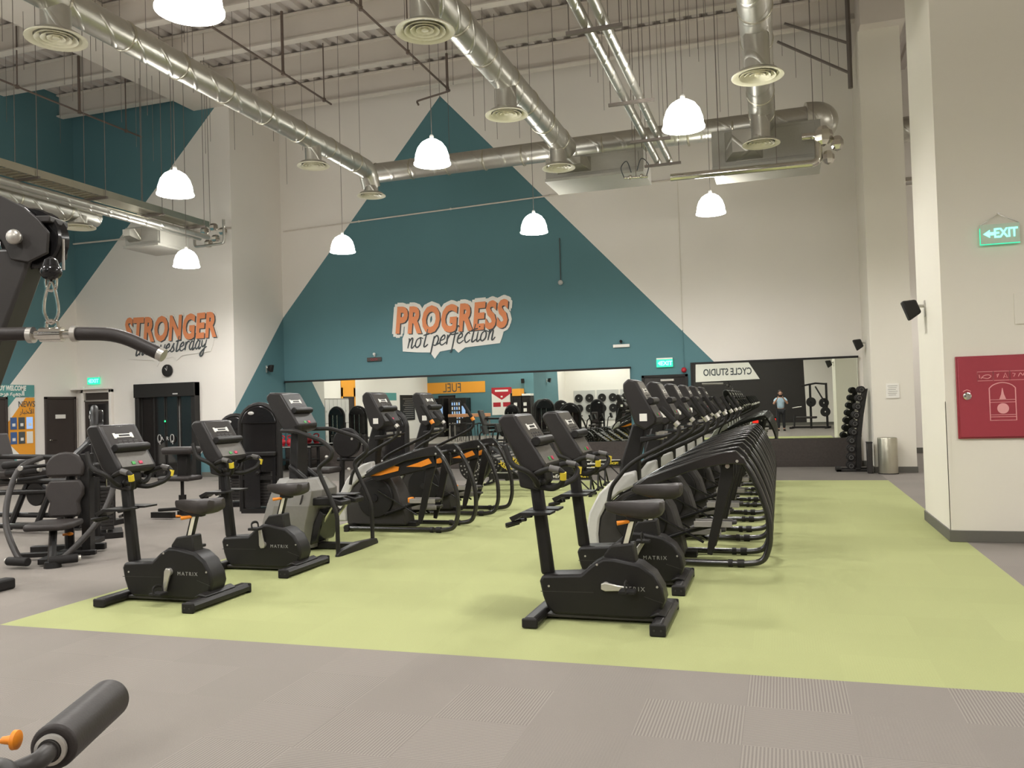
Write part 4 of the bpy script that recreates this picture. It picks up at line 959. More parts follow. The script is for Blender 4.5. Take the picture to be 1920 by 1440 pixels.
# ============================================================ STRENGTH MACHINES
def each(name, shapes, m, parent, **k):
    return [obj(name, s, m, parent, **k) for s in shapes]
def tower_parts(t, mtx, w_=.6, h=1.65, d=.3, logo=True):
    """weight-stack tower with an arched top; mtx places it in the machine's own frame"""
    r = w_ / 2
    arch = [(-r, 0, .03), (-r, 0, h - r)] + [(-r * math.cos(a), 0, h - r + r * math.sin(a) - .03) for a in [PI * k / 12 for k in range(1, 12)]] + [(r, 0, h - r), (r, 0, .03)]
    fr = obj('tower_frame', [xf(tube(arch, .045, 10, flat=1.0), mtx), xf(bb(-r, r, -.05, d, 0, .07), mtx), xf(bb(-r, r, -.03, .03, .5, .56), mtx)], M['black'], t)
    cap = [(-r + .02, h - r)] + [(-(r - .02) * math.cos(a), h - r + (r - .02) * math.sin(a) - .03) for a in [PI * k / 12 for k in range(1, 12)]] + [(r - .02, h - r)]
    cp = obj('top_cover', [xf(prism(cap, -.055, .1), mtx)], M['black_gloss'], t, bevel=.012)
    if logo:
        obj('badge', [xf(ball((-.18 * w_, -.055, h - r * .5), .05, .008, .026, 18, 10), mtx)], M['light_grey'], cp)
    obj('shroud', [xf(bb(-r + .04, r - .04, -.02, .0, .62, h - r), mtx)], M['smoke'], t)
    ws = obj('weight_stack', [xf(bb(-.13, .13, .05, .2, .1 + .045 * k, .1 + .045 * k + .04), mtx) for k in range(12)], M['dark_grey'], t, bevel=.004)
    each('guide_rod', [xf(cyl((s * .09, .12, .07), (s * .09, .12, h - r), .01, seg=8), mtx) for s in (-1, 1)], M['chrome'], ws)
    return fr
def pad(c, size, mtx=None, bev=.035):
    s = bb(c[0] - size[0] / 2, c[0] + size[0] / 2, c[1] - size[1] / 2, c[1] + size[1] / 2, c[2] - size[2] / 2, c[2] + size[2] / 2)
    return xf(s, mtx) if mtx else s
# seated press machine at the left edge
sp_ = thing('chest_press_machine', 'black seated press machine with charcoal headrest and back pad, left of the first bike', 'weight machine', (-7.5, 7.3, 0), .42)
# back pad with the waisted outline of the photograph, leaning back
bk = [(-.15, .44), (.15, .44), (.17, .5), (.15, .6), (.2, .68), (.2, .76), (.16, .84), (-.16, .84), (-.2, .76), (-.2, .68), (-.15, .6), (-.17, .5)]
obj('back_pad', [rot(prism(bk, -.04, .03), -.1, 'X', (0, 0, .45))], M['vinyl'], sp_, bevel=.025, seg=3)
hd = [(-.19, .88), (.19, .88), (.2, .98)] + [(.2 * math.cos(a), .98 + .17 * math.sin(a)) for a in [PI * k / 10 for k in range(1, 10)]] + [(-.2, .98)]
obj('head_pad', [rot(prism(hd, -.05, .03), -.1, 'X', (0, 0, .45))], M['vinyl'], sp_, bevel=.025, seg=3)
obj('seat', [loft([[(x, y, z) for x, z in ((-w_, .36), (w_, .36), (w_, .43), (-w_, .43))] for y, w_ in ((-.55, .2), (-.4, .24), (-.05, .22))])], M['vinyl'], sp_, bevel=.03, seg=3)
obj('seat_post', [tube([(0, -.3, .36), (-.02, -.32, .05)], .035, 10), tube([(0, .1, .35), (0, -.3, .35)], .03, 10)], M['black'], sp_)
obj('front_post', [tube([(.02, -.35, .34), (.1, -.6, .04)], .04, 10), lathe([(.001, 0), (.085, 0), (.075, .06), (.001, .065)], 20, (.12, -.62, 0))], M['black'], sp_)
obj('back_post', [tube([(.0, .12, .02), (.0, .1, .5), (0, .22, 1.1)], .05, 10), bb(.15, .24, .05, .2, 0, 1.12)], M['black'], sp_, bevel=.008)
obj('base_rail', [bb(-.06, .06, -.55, 1.0, .02, .08), bb(-.5, .3, .3, .38, .02, .09), bb(-.45, .35, -.12, -.05, .03, .08)], M['black'], sp_, bevel=.008)
obj('adjuster', [cyl((.08, -.12, .27), (.02, -.1, .26), .014, seg=10), ball((.1, -.13, .27), .035, .025, .02)], M['orange'], sp_)
for s in (-1, 1):
    ar = obj('press_arm', [tube(smooth([(s * .38, .35, 1.08), (s * .5, .1, .98), (s * .53, -.12, .68), (s * .44, -.35, .38), (s * .22, -.58, .1), (s * .13, -.62, .08)], 6), [.032] * 31, 12)], M['dark_grey'], sp_)
    obj('foot_roller', [cyl((s * .1, -.66, .075), (s * .34, -.55, .075), .045, seg=16)], M['rubber'], ar, bevel=.008)
    obj('roller_end', [cyl((s * .34, -.55, .075), (s * .365, -.54, .075), .03, seg=14)], M['silver'], ar)
    hb_ = obj('press_handle', [tube(fillet([(s * .2, .2, 1.0), (s * .36, .0, 1.0), (s * .36, -.2, 1.0)], .05), .02, 10), tube([(s * .22, .2, .88), (s * .5, .02, .86)], .02, 10)], M['rubber'], sp_)
    each('handle_cap', [cyl((s * .36, -.2, 1.0), (s * .36, -.22, 1.0), .026, seg=12), cyl((s * .5, .02, .86), (s * .52, .01, .86), .026, seg=12), cyl((s * .22, .2, .88), (s * .24, .185, .88), .028, seg=12)], M['silver'], hb_)
tower_parts(sp_, Matrix.Translation((-.22, 1.5, 0)) @ Matrix.Rotation(-1.22, 4, 'Z'), .55, 1.66)
obj('cable_bracket', [tube([(-.25, 1.4, 1.25), (0, .6, 1.2), (0, .22, 1.08)], .03, 8)], M['black'], sp_)
obj('frame_link', [tube([(-.25, 1.4, .3), (0, .3, .3)], .035, 8)], M['black'], sp_)
# frame machine left of it
lm = thing('leg_machine', 'black low leg machine with roller pads at the left edge, behind the seated press', 'weight machine', (-9.5, 8.9, 0))
obj('frame', [tube([(-.9, 0, 1.02), (.55, 0, .99)], .035, 10), tube([(-.9, .05, .66), (.5, .02, .68)], .04, 10), tube([(-.9, -.05, .52), (.45, 0, .55)], .035, 10), tube([(-.9, 0, .22), (.5, 0, .22)], .035, 8), tube([(-.9, -.2, .1), (.5, -.2, .1)], .035, 8)] + [tube([(x, -.1, .04), (x + .18, .05, .66)], .04, 8) for x in (-.5, -.05, .3)] + [bb(-.75, .45, .15, .25, .02, .08)], M['black'], lm)
obj('seat', [pad((-.5, .1, .78), (.55, .45, .1))], M['vinyl'], lm, bevel=.03)
obj('back_pad', [rot(pad((-.85, .1, 1.05), (.1, .45, .6)), -.3, 'Y', (-.85, .1, .8))], M['vinyl'], lm, bevel=.03)
for x, z in ((-.1, .93), (-.05, .83)):
    rp = obj('roller_pad', [cyl((x - .25, -.3, z - .02), (x + .2, -.22, z + .02), .05, seg=16)], M['rubber'], lm, bevel=.01)
    obj('roller_end', [cyl((x + .2, -.22, z + .02), (x + .235, -.214, z + .023), .032, seg=14)], M['silver'], rp)
obj('cam_plate', [cyl((-.15, .0, .5), (-.15, .08, .5), .16, seg=28)], M['black'], lm, bevel=.01)
tower_parts(lm, Matrix.Translation((.35, .55, 0)) @ Matrix.Rotation(.1, 4, 'Z'), .5, 1.2, logo=False)
# machine with small stool pads
cm = thing('curl_machine', 'black machine with two small flat pads on a post, between the first two bikes', 'weight machine', (-8.56, 10.5, 0))
obj('arm_pad', [pad((0, 0, .98), (.54, .3, .11))], M['vinyl'], cm, bevel=.045, seg=3)
obj('seat', [pad((-.02, -.02, .57), (.56, .34, .07))], M['vinyl'], cm, bevel=.03, seg=3)
obj('pad_post', [bb(-.09, .09, .0, .1, .6, .94), cyl((0, 0, .3), (0, 0, .56), .025, seg=12)], M['black'], cm, bevel=.01)
obj('seat_post', [cyl((0, 0, .02), (0, 0, .32), .055, seg=14), bb(-.06, .06, -.05, 1.1, .02, .08), bb(-.28, .1, -.35, -.28, .02, .1)], M['black'], cm)
obj('adjuster', [ball((.03, -.15, .02), .06, .04, .02)], M['orange'], cm)
obj('foot_peg', [tube([(-.35, -.1, .1), (.05, -.02, .12)], .025, 8)], M['black'], cm)
tower_parts(cm, Matrix.Translation((.12, 1.15, 0)) @ Matrix.Rotation(.25, 4, 'Z'), .5, 1.5)
# tall tower facing the camera
dt = thing('cable_station', 'tall black cable tower with arched top and smoked cover, behind the second bike', 'weight machine', (-7.5, 10.95, 0), .12)
tower_parts(dt, Matrix.Identity(4), .62, 1.66, .35)
obj('cable_arm', [tube([(0, -.05, .62), (0, -.12, .6)], .03, 8), bb(-.28, .28, -.08, .02, .86, .92)], M['black'], dt, bevel=.01)
obj('lower_guard', [bb(-.25, .0, -.04, -.02, .08, .84), bb(.2, .26, -.04, .0, .08, .84)], M['black_gloss'], dt, bevel=.004)
# machines behind the stair climber
em = thing('leg_curl_machine', 'black machine with round cam cover behind the stair climber', 'weight machine', (-6.75, 12.3, 0))
obj('cam_cover', [cyl((0, -.1, .98), (0, .0, .98), .24, seg=36)], M['black'], em, bevel=.02)
obj('cover_bolt', [cyl((.12, -.11, 1.04), (.12, -.1, 1.04), .02, seg=10)], M['silver'], em)
obj('frame', [tube([(-.15, 0, .03), (-.1, 0, 1.2)], .045, 10), tube([(.3, 0, .03), (.3, 0, 1.1)], .045, 10), tube([(-.5, 0, .06), (.6, 0, .06)], .04, 8), tube([(-.5, -.3, .05), (-.1, 0, .05)], .04, 8), tube([(-.2, 0, .7), (.65, -.1, .72)], .035, 8)], M['black'], em)
obj('seat', [pad((-.3, -.25, .55), (.4, .4, .09))], M['vinyl'], em, bevel=.03)
rp = obj('roller_pad', [cyl((.5, -.3, .5), (.5, .15, .5), .06, seg=16)], M['rubber'], em, bevel=.01)
each('roller_end', [cyl((.5, -.3, .5), (.5, -.33, .5), .035, seg=14)], M['silver'], rp)
each('adjuster_knob', [ball((x, -.1, z), .03) for x, z in ((-.35, .75), (.25, .62), (.05, .55))], M['silver'], em)
tower_parts(em, Matrix.Translation((.55, .5, 0)) @ Matrix.Rotation(-.2, 4, 'Z'), .6, 1.5)
# low shelf with red kettlebells beside the long mirror
sh_ = thing('equipment_shelf', 'low black equipment shelf in front of the teal back wall corner', 'shelf', (-11.65, 18.45, 0))
obj('shelf_top', [bb(-.62, .62, -.25, .25, .6, .64)], M['black'], sh_, bevel=.006)
obj('shelf_edge', [bb(-.62, .62, -.258, -.25, .61, .635)], M['silver'], sh_)
obj('shelf_board', [bb(-.6, .6, -.22, .22, .28, .31)], M['black'], sh_, bevel=.006)
each('leg', [bb(x - .03, x + .03, y - .03, y + .03, 0, .6) for x in (-.56, .56) for y in (-.2, .2)], M['black'], sh_, bevel=.005)
for i, (x, l) in enumerate(((-11.98, 'red kettlebell on the low black shelf, nearest the corner'), (-11.74, 'red kettlebell on the low black shelf, farther from the corner'))):
    kb = thing('kettlebell', l, 'kettlebell', (x, 18.42, .64), 0, 'red kettlebells')
    obj('bell', [ball((0, 0, .095), .095, .095, .095, 20, 14), cyl((0, 0, 0), (0, 0, .03), .07, seg=20)], M['red'], kb)
    obj('handle', [tube(smooth([(-.05, 0, .165), (-.075, 0, .22), (-.045, 0, .25), (.045, 0, .25), (.075, 0, .22), (.05, 0, .165)], 5), .017, 10)], M['red'], kb)
# ============================================================ LAT PULLDOWN IN THE FOREGROUND
RZ = math.radians(17.7)
la = thing('lat_pulldown_machine', 'charcoal lat pulldown machine cropped by the left edge, nearest to the camera', 'weight machine', (-2.0, 1.93, 0), RZ)
hx = [(-.2, 2.165), (-.13, 2.172), (-.06, 2.135), (-.02, 2.1), (.01, 2.06), (.005, 2.0), (-.05, 1.975), (-.1, 1.985), (-.125, 2.04), (-.17, 2.08), (-.25, 2.07), (-.25, 2.15)]
each('head_plate', [prism(hx, y - .006, y + .006) for y in (-.05, .05)], M['dark_grey'], la, bevel=.003)
pu = obj('pulley_wheel', [lathe([(.02, -.03), (.085, -.03), (.09, -.022), (.075, 0), (.09, .022), (.085, .03), (.02, .03)], 28, (-.06, 0, 2.05), 'y')], M['black_gloss'], la)
obj('pulley_bolt', [cyl((-.078, -.075, 2.045), (-.078, .075, 2.045), .016, seg=10), ball((-.078, -.075, 2.045), .022, .012, .022, 14, 8)], M['silver'], pu)
obj('head_guard', [bb(-.055, .012, -.05, .05, 2.09, 2.11)], M['dark_grey'], la, bevel=.004)
obj('column', [loft([[(x - .058, -.045, z), (x + .058, -.045, z), (x + .058, .045, z), (x - .058, .045, z)] for x, z in ((-.095, 2.02), (-.25, 1.62), (-.86, .04))])], M['dark_grey'], la, bevel=.01)
obj('top_boom', [tube([(-.14, 0, 2.11), (-1.25, 0, 2.13)], .04, 14)], M['mid_grey'], la)
obj('rear_mast', [bb(-1.3, -1.2, -.05, .05, 0, 2.18), bb(-1.3, -.7, -.05, .05, .02, .1), bb(-1.35, -1.15, -.35, .35, 0, .06)], M['dark_grey'], la, bevel=.008)
obj('cable', [cyl((.022, 0, 2.05), (.022, 0, 1.96), .004, seg=6)], M['silver'], la)
tr = obj('thigh_roller', [cyl((.124, -.285, .69), (.096, .08, .69), .058, seg=36)], M['vinyl'], la, bevel=.01, seg=3)
obj('roller_collar', [lathe([(.03, 0), (.039, .003), (.039, .014), (.03, .017)], 28, (0, 0, 0), 'y')], M['silver'], tr, loc=(.126, -.305, .69), rz=.076)
obj('roller_arm', [cyl((.126, -.31, .69), (.124, -.27, .69), .028, seg=20), tube(fillet([(.125, -.3, .69), (.128, -.36, .685), (.08, -.385, .672), (-.1, -.4, .65)], .03), .024, 14), tube([(-.45, -.38, .6), (-.5, -.3, .05)], .035, 12), tube([(-.1, -.4, .65), (-.45, -.38, .6)], .03, 12), bb(-.8, -.42, -.4, .0, .02, .08)], M['dark_grey'], la)
obj('roller_mount', [ball((.062, -.43, .672), .058, .055, .052, 28, 16)], M['dark_grey'], la)
kn = obj('adjuster_knob', [lathe([(.001, .045), (.014, .045), (.024, .04), (.025, .03), (.012, .022), (.009, 0), (.001, 0)], 24, (-.025, -.25, .7), 'x'), cyl((-.07, -.25, .69), (-.02, -.25, .7), .006, seg=8)], M['orange'], la)
lb = thing('lat_pulldown_bar', 'angled lat bar with black grips hanging by a steel carabiner', 'bar', (-1.889, 1.806, 1.757), RZ)
obj('steel_bar', [tube([(-.32, 0, .005), (.09, 0, -.002)], .0125, 16)], M['chrome'], lb)
bp_ = obj('hub', [lathe([(.001, -.03), (.02, -.03), (.02, .03), (.001, .03)], 18, (0, 0, 0), 'x'), tube(smooth([(-.016, 0, .012), (-.012, 0, .035), (.012, 0, .035), (.016, 0, .012)], 4), .005, 8)], M['chrome'], lb)
gl = [(.07, 0, 0), (.18, 0, -.004), (.29, 0, -.06)]
each('grip', [tube(fillet(gl, .06, 6), .0185, 16), tube(fillet([(-.05, 0, .004), (-.3, 0, .006), (-.42, 0, -.05)], .05, 6), .0185, 16)], M['vinyl'], lb)
each('grip_collar', [cyl((x, 0, 0), (x + .014, 0, 0), .022, seg=20) for x in (.056, -.064)] + [cyl(gl[2], (.304, 0, -.067), .0185, seg=16)], M['silver'], lb)
cb_ = obj('carabiner', [tube(smooth([(.0, 0, .03), (-.02, 0, .06), (-.016, 0, .11), (0, 0, .145), (.012, 0, .11), (.018, 0, .06)], 5, closed=True), .0045, 8, closed=True)], M['chrome'], lb)
obj('link', [tube(smooth([(-.012, 0, .125), (-.012, 0, .165), (.012, 0, .165), (.012, 0, .125)], 4, closed=True), .004, 8, closed=True)], M['chrome'], cb_)
obj('swivel_ball', [ball((.0, 0, .172), .028, .028, .024, 20, 12), lathe([(.001, .185), (.022, .187), (.016, .205), (.001, .215)], 18)], M['black_gloss'], lb)
# ============================================================ DUMBBELL RACK, BIN
rk = thing('dumbbell_rack', 'dark leaning dumbbell stand at the right end of the short mirror', 'rack', (1.3, 17.9, 0))
each('upright', [loft([[(x - .04, y - .025, z), (x + .04, y - .025, z), (x + .04, y + .025, z), (x - .04, y + .025, z)] for x, z in ((.115, .04), (.14, .65), (.2, 1.1), (.295, 1.62))]) for y in (-.1, .22)], M['black_matte'], rk, bevel=.006)
obj('base', [bb(-.3, .34, -.18, -.1, 0, .05), bb(-.3, .34, .2, .28, 0, .05), bb(-.3, -.2, -.18, .28, 0, .08), bb(.05, .15, -.18, .28, .02, .07)], M['black_matte'], rk, bevel=.008)
DB = [(1.277, 0.11), (1.283, 0.276), (1.299, 0.442), (1.306, 0.608), (1.351, 0.774), (1.377, 0.94), (1.411, 1.106), (1.442, 1.272), (1.48, 1.438), (1.52, 1.604)]
each('cradle', [bb(x - 1.3 - .05, (.115 + .1 * z), y - .02, y + .02, z - .087, z - .076) for x, z in DB for y in (-.1, .22)], M['black_matte'], rk)
PLACE = ['lowest', 'second from the bottom', 'third from the bottom', 'fourth from the bottom', 'fifth from the bottom', 'fifth from the top', 'fourth from the top', 'third from the top', 'second from the top', 'topmost']
def dumbbell(lab, loc, r):
    t = thing('dumbbell', lab, 'dumbbell', loc, 0, 'dumbbells on the leaning stand')
    for s, y0 in ((-1, -.2), (1, .16)):
        hd_ = obj('head', [lathe([(.001, y0), (r * .86, y0), (r, y0 + .015), (r, y0 + .105), (r * .86, y0 + .12), (.001, y0 + .12)], 12, (0, .06, 0), 'y')], M['rubber'], t, bevel=.005, ang=25)
        obj('head_disc', [lathe([(r * .42, y0 - .001), (r * .55, y0 - .001), (r * .55, y0 - .004), (r * .42, y0 - .004)], 20, (0, .06, 0), 'y')], M['disc_grey'], hd_)
    obj('handle', [cyl((0, -.03, 0), (0, .23, 0), .015, seg=12)], M['chrome'], t)
    return t
for k, (x, z) in enumerate(DB):
    dumbbell('black round dumbbell on the leaning stand, ' + PLACE[k] + ' of ten', (x, 17.9, z), .075 - .0006 * k)
bn = thing('waste_bin', 'brushed steel cylindrical waste bin at the foot of the far pier', 'bin', (1.89, 17.26, 0))
obj('bin_body', [lathe([(.001, .01), (.172, .01), (.174, .0), (.174, .66), (.168, .68), (.15, .68), (.15, .64), (.001, .6)], 40)], M['steel'], bn)
obj('bin_base', [lathe([(.001, 0), (.178, 0), (.178, .02), (.001, .02)], 40)], M['dark_grey'], bn)
fb = thing('weight_bench', 'dark weight bench mostly outside the left edge of the view, beside the green carpet', 'bench', (-7.25, 5.65, 0))
obj('bench_foot', [bb(.5, .62, -.25, .25, 0, .1)], M['rubber'], fb, bevel=.02)
obj('bench_frame', [bb(-.6, .55, -.04, .04, .05, .11), bb(-.62, -.52, -.25, .25, 0, .08), tube([(-.3, 0, .1), (-.3, 0, .4)], .035, 8), tube([(.2, 0, .1), (.1, 0, .4)], .035, 8)], M['black'], fb, bevel=.006)
obj('bench_pad', pad((-.15, 0, .45), (.85, .28, .1)), M['vinyl'], fb, bevel=.03)
db_ = thing('waste_bin', 'slim dark bin tucked between the dumbbell stand and the steel bin', 'bin', (1.585, 17.42, 0))
obj('bin_body', [loft([[(-.05 * k, -.1 * k, z), (.05 * k, -.1 * k, z), (.05 * k, .1 * k, z), (-.05 * k, .1 * k, z)] for k, z in ((.92, 0), (1, .58))])], M['dark_grey'], db_, bevel=.012)
obj('bin_rim', bb(-.055, .055, -.105, .105, .575, .6), M['black'], db_, bevel=.006)
# ============================================================ THE ROOM BEHIND THE CAMERA, SEEN IN THE MIRRORS
lk0 = None
for i in range(6):
    y = 8.05 + .31 * i
    l = ('first', 'second', 'third', 'fourth', 'fifth', 'sixth')[i] + ' grey locker of the row, counted from the dark doorway'
    if lk0 is None:
        lk0 = thing('locker', l, 'locker', (-16.74, y, 0), 0, 'grey lockers on the left wall')
        obj('locker_body', bb(-.25, .22, -.152, .152, 0, 1.95), M['mid_grey'], lk0, bevel=.004)
        for z0, z1 in ((.06, .96), (.99, 1.9)):
            ld_ = obj('door', bb(.22, .24, -.14, .14, z0, z1), M['light_grey'], lk0, bevel=.004)
            obj('latch', bb(.24, .255, .08, .11, (z0 + z1) / 2 - .04, (z0 + z1) / 2 + .04), M['silver'], ld_)
    else: dup(lk0, (-16.74, y, 0), l)
op = obj('door_surround_panel', [bb(-16.99, -16.975, 6.45, 6.6, 0, 2.4), bb(-16.99, -16.975, 6.45, 7.65, 2.03, 2.75), bb(-16.99, -16.975, 7.5, 7.65, 0, 2.4)], M['poster_orange'], bevel=.002)
tag(op, 'orange panel around the dark doorway beside the lockers', 'wall panel')
wp = thing('wall_poster', 'teal and white poster on the left wall beside a black board', 'poster', (-16.99, 3.6, 1.1))
obj('poster_sheet', bb(0, .012, -1.1, 1.1, -.2, 1.1), M['white'], wp)
obj('poster_band', bb(.012, .016, -1.1, 1.1, .75, 1.1), M['poster_teal'], wp)
obj('poster_stripe', [prism([(.5, -.2), (.9, -.2), (1.1, .3), (1.1, .75), (.9, .75)], .012, .016, 'x')], M['poster_orange'], wp)
bd = thing('menu_board', 'black chalk menu board with rows of pale writing on the left wall', 'board', (-16.99, 1.3, .9))
obj('board', bb(0, .03, -.8, .8, 0, 1.2), M['black_matte'], bd, bevel=.005)
each('writing_row', [bb(.03, .033, -.65, .55 - .12 * (k % 3), .1 + .1 * k, .125 + .1 * k) for k in range(10)], M['mid_grey'], bd)
fb_ = thing('wall_band', 'orange band reading FUEL on the teal wall above the vending machines', 'wall sign', (-15.45, -1.19, 2.15))
obj('band', bb(-1.55, 1.55, 0, .015, 0, .55), M['poster_orange'], fb_)
obj('lettering', [rot(move(text('FUEL', .64, .0, .72), .2, -.018, .06), PI, 'Z')], M['ink'], fb_)
def vending(lab, x, glow=True):
    t = thing('vending_machine', lab, 'vending machine', (x, -.8, 0))
    obj('cabinet', bb(-.42, .42, -.38, .3, 0, 1.9), M['black'], t, bevel=.012)
    ft = obj('display_window', bb(-.36, .16, .3, .315, .6, 1.78), M['smoke'], t, bevel=.004)
    for z in range(5):
        for q in range(4):
            obj('drink_bottle', [cyl((-.29 + .12 * q, .33, .66 + .22 * z), (-.29 + .12 * q, .33, .8 + .22 * z), .035, .03, 8)], M['screen_glow'] if (z + q) % 3 else M['white'], ft)
    obj('payment_panel', bb(.2, .38, .3, .325, .9, 1.5), M['screen_glow'], t, bevel=.004)
    obj('delivery_flap', bb(-.32, .12, .3, .32, .25, .45), M['dark_grey'], t, bevel=.004)
vending('black vending machine with lit bottles, under the left end of the FUEL band', -16.3)
vending('black vending machine with lit bottles, under the middle of the FUEL band', -15.1)
tb = thing('bar_table', 'high wooden topped table in front of the vending machines', 'table', (-12.75, 4.2, 0))
obj('tabletop', bb(-.85, .85, -.35, .35, 1.02, 1.16), M['wood'], tb, bevel=.01)
each('leg', [bb(x - .025, x + .025, y - .025, y + .025, 0, 1.02) for x in (-.8, .8) for y in (-.3, .3)], M['mid_grey'], tb, bevel=.003)
ch0 = None
for x, y, rz, l in ((-13.2, 4.85, 0, 'black stool on the far side of the bar table, left end'), (-12.4, 4.85, 0, 'black stool on the far side of the bar table, right end'), (-13.2, 3.5, PI, 'black stool on the vending side of the bar table, left end'), (-12.4, 3.5, PI, 'black stool on the vending side of the bar table, right end')):
    if ch0 is None:
        ch0 = thing('bar_stool', l, 'stool', (x, y, 0), rz, 'black stools at the bar table')
        obj('seat', bb(-.2, .2, -.2, .2, .7, .75), M['black'], ch0, bevel=.02)
        obj('backrest', [bb(-.19, .19, .17, .2, .8, 1.05)], M['black'], ch0, bevel=.015)
        each('leg', [cyl((sx * .17, sy * .17, .7), (sx * .22, sy * .22, 0), .014, seg=8) for sx in (-1, 1) for sy in (-1, 1)], M['black'], ch0)
    else: dup(ch0, (x, y, 0), l, rz)
rp_ = thing('wall_poster', 'red and white poster with an arrow on the teal wall', 'poster', (-13.05, -1.19, 1.0))
obj('poster_sheet', bb(-.52, .52, 0, .012, 0, 1.35), M['white'], rp_)
obj('poster_red', [prism([(-.52, 1.35), (.52, 1.35), (.52, 1.08), (.1, .8), (0, .74), (-.1, .8), (-.52, 1.08)], .012, .016), bb(-.45, -.06, .012, .016, .4, .62), bb(.06, .45, .012, .016, .4, .62)], M['red'], rp_)
obj('poster_writing', [bb(-.34, .34, .016, .019, 1.14, 1.24), bb(-.05, .05, .016, .019, .86, .94)], M['white'], rp_)
for x, top, l in ((-12.1, 'poster_orange', 'tall drinks fridge with an orange crown by the corner of the teal wall'), (-11.62, 'white', 'tall black drinks fridge with a white crown by the corner of the teal wall')):
    t = thing('drinks_fridge', l, 'fridge', (x, -.85, 0))
    obj('cabinet', bb(-.22, .22, -.3, .25, 0, 1.9), M['black'], t, bevel=.01)
    obj('crown', bb(-.22, .22, -.3, .27, 1.9, 2.25 if top == 'poster_orange' else 2.0), M[top], t, bevel=.01)
    obj('fridge_door', bb(-.19, .19, .25, .265, .2, 1.8), M['smoke'], t, bevel=.004)
    obj('shelf_stock', [bb(-.14, .02, .265, .28, .3 + .28 * k, .46 + .28 * k) for k in range(5)], M['white'], t)
speaker('black speaker high on the teal vending wall', (-11.9, -1.2, 2.65), PI, .2)
speaker('black speaker on the teal corner wall past the fridges', (-11.4, -3.6, 2.7), PI / 2, .2)
# free weight corner
for i, (x, l) in enumerate(((-10.3, 'pale wall board behind the weight plates, nearest the teal wall'), (-9.0, 'pale wall board behind the weight plates, middle one'), (-7.7, 'pale wall board behind the weight plates, nearest the black wall'))):
    t = obj('wall_board', bb(x - .6, x + .6, -7.39, -7.36, .5, 2.15), M['light_grey'], bevel=.004)
    tag(t, l, 'board', 'pale boards in the weights corner')
pl0 = None
k = 0
for z, nm in ((1.72, 'upper'), (1.15, 'lower')):
    for j, x in enumerate((-10.6, -10.0, -9.3, -8.7, -8.0, -7.4)):
        l = 'black weight plate on a wall peg, %s row, %s from the teal wall' % (nm, ('first', 'second', 'third', 'fourth', 'fifth', 'sixth')[j])
        if pl0 is None:
            pl0 = thing('weight_plate', l, 'weight plate', (x, -7.3, z), 0, 'black weight plates on wall pegs')
            obj('plate', [lathe([(.03, -.03), (.2, -.03), (.225, -.02), (.225, .02), (.2, .03), (.16, .02), (.08, .02), (.06, .035), (.03, .035)], 32, (0, 0, 0), 'y')], M['rubber'], pl0)
            obj('hub', [lathe([(.001, -.05), (.029, -.05), (.029, .1), (.001, .1)], 16, (0, 0, 0), 'y')], M['silver'], pl0)
        else: dup(pl0, (x, -7.3, z), l)
for i, (x, y, a, l) in enumerate(((-10.1, 2.4, 2.9, 'arched cable tower beyond the bar table, nearest the fridges'), (-9.2, 2.2, 3.2, 'arched cable tower beyond the bar table, second from the fridges'), (-8.0, .2, 3.3, 'arched cable tower beyond the bar table, third from the fridges'), (-6.9, -.4, 3.0, 'arched cable tower in front of the weight plates'), (-15.2, 11.2, .1, 'arched tower by the left wall, nearest the news panel'), (-14.4, 11.1, -.1, 'arched tower by the left wall, second from the news panel'))):
    t = thing('cable_station', l, 'weight machine', (x, y, 0), a)
    tower_parts(t, Matrix.Identity(4), .62, 1.62, .3)
    obj('seat', pad((0, -.55, .45), (.35, .4, .09)), M['vinyl'], t, bevel=.03)
    obj('seat_post', [cyl((0, -.55, .03), (0, -.55, .41), .04, seg=12), bb(-.05, .05, -.8, 0, .02, .08)], M['black'], t)
    obj('back_pad', rot(pad((0, -.3, .8), (.3, .08, .5)), .1, 'X', (0, -.3, .6)), M['vinyl'], t, bevel=.03)
# black studio wall
sg = thing('studio_sign', 'white slanted sign reading CYCLE STUDIO on the black wall', 'sign', (-2.6, -7.39, 2.38))
obj('sign_board', [prism([(-1.65, 0), (1.62, .05), (1.05, 1.0), (-1.62, .95)], 0, .03)], M['white'], sg, bevel=.004)
obj('sign_lettering', [rot(move(text('CYCLE STUDIO', .5, .012, .72), 0, -.034, .32), PI, 'Z')], M['ink'], sg)
pr = thing('press_station', 'plate loaded press frame standing before the black studio wall', 'weight machine', (1.45, -2.6, 0), .2)
each('upright', [bb(x - .045, x + .045, -.05, .05, 0, 2.05) for x in (-.15, .55)], M['black'], pr, bevel=.008)
obj('boom', [tube([(-.5, .1, 1.95), (.1, 0, 2.05), (.55, 0, 2.0)], .04, 10), tube([(.1, .1, 1.9), (.5, .3, 1.2)], .035, 10)], M['black'], pr)
obj('base_frame', [bb(-1.0, .7, -.06, .06, .02, .1), bb(-1.05, -.95, -.5, .4, 0, .08), bb(.5, .6, -.5, .5, 0, .08), tube([(-.9, 0, .08), (-.9, -.1, .6)], .04, 8)], M['black'], pr, bevel=.006)
obj('bench_pad', pad((-.35, .0, .5), (.9, .3, .1)), M['vinyl'], pr, bevel=.03)
each('weight_plate', [lathe([(.03, 0), (.2, 0), (.22, .02), (.2, .04), (.03, .04)], 28, (x, .12, z), 'y') for x, z in ((.45, 1.15), (.5, .75), (-.1, 1.2))], M['rubber'], pr)
each('press_handle', [tube([(-.9, s * .3, .95), (-.6, s * .3, 1.0)], .02, 8) for s in (-1, 1)], M['silver'], pr)
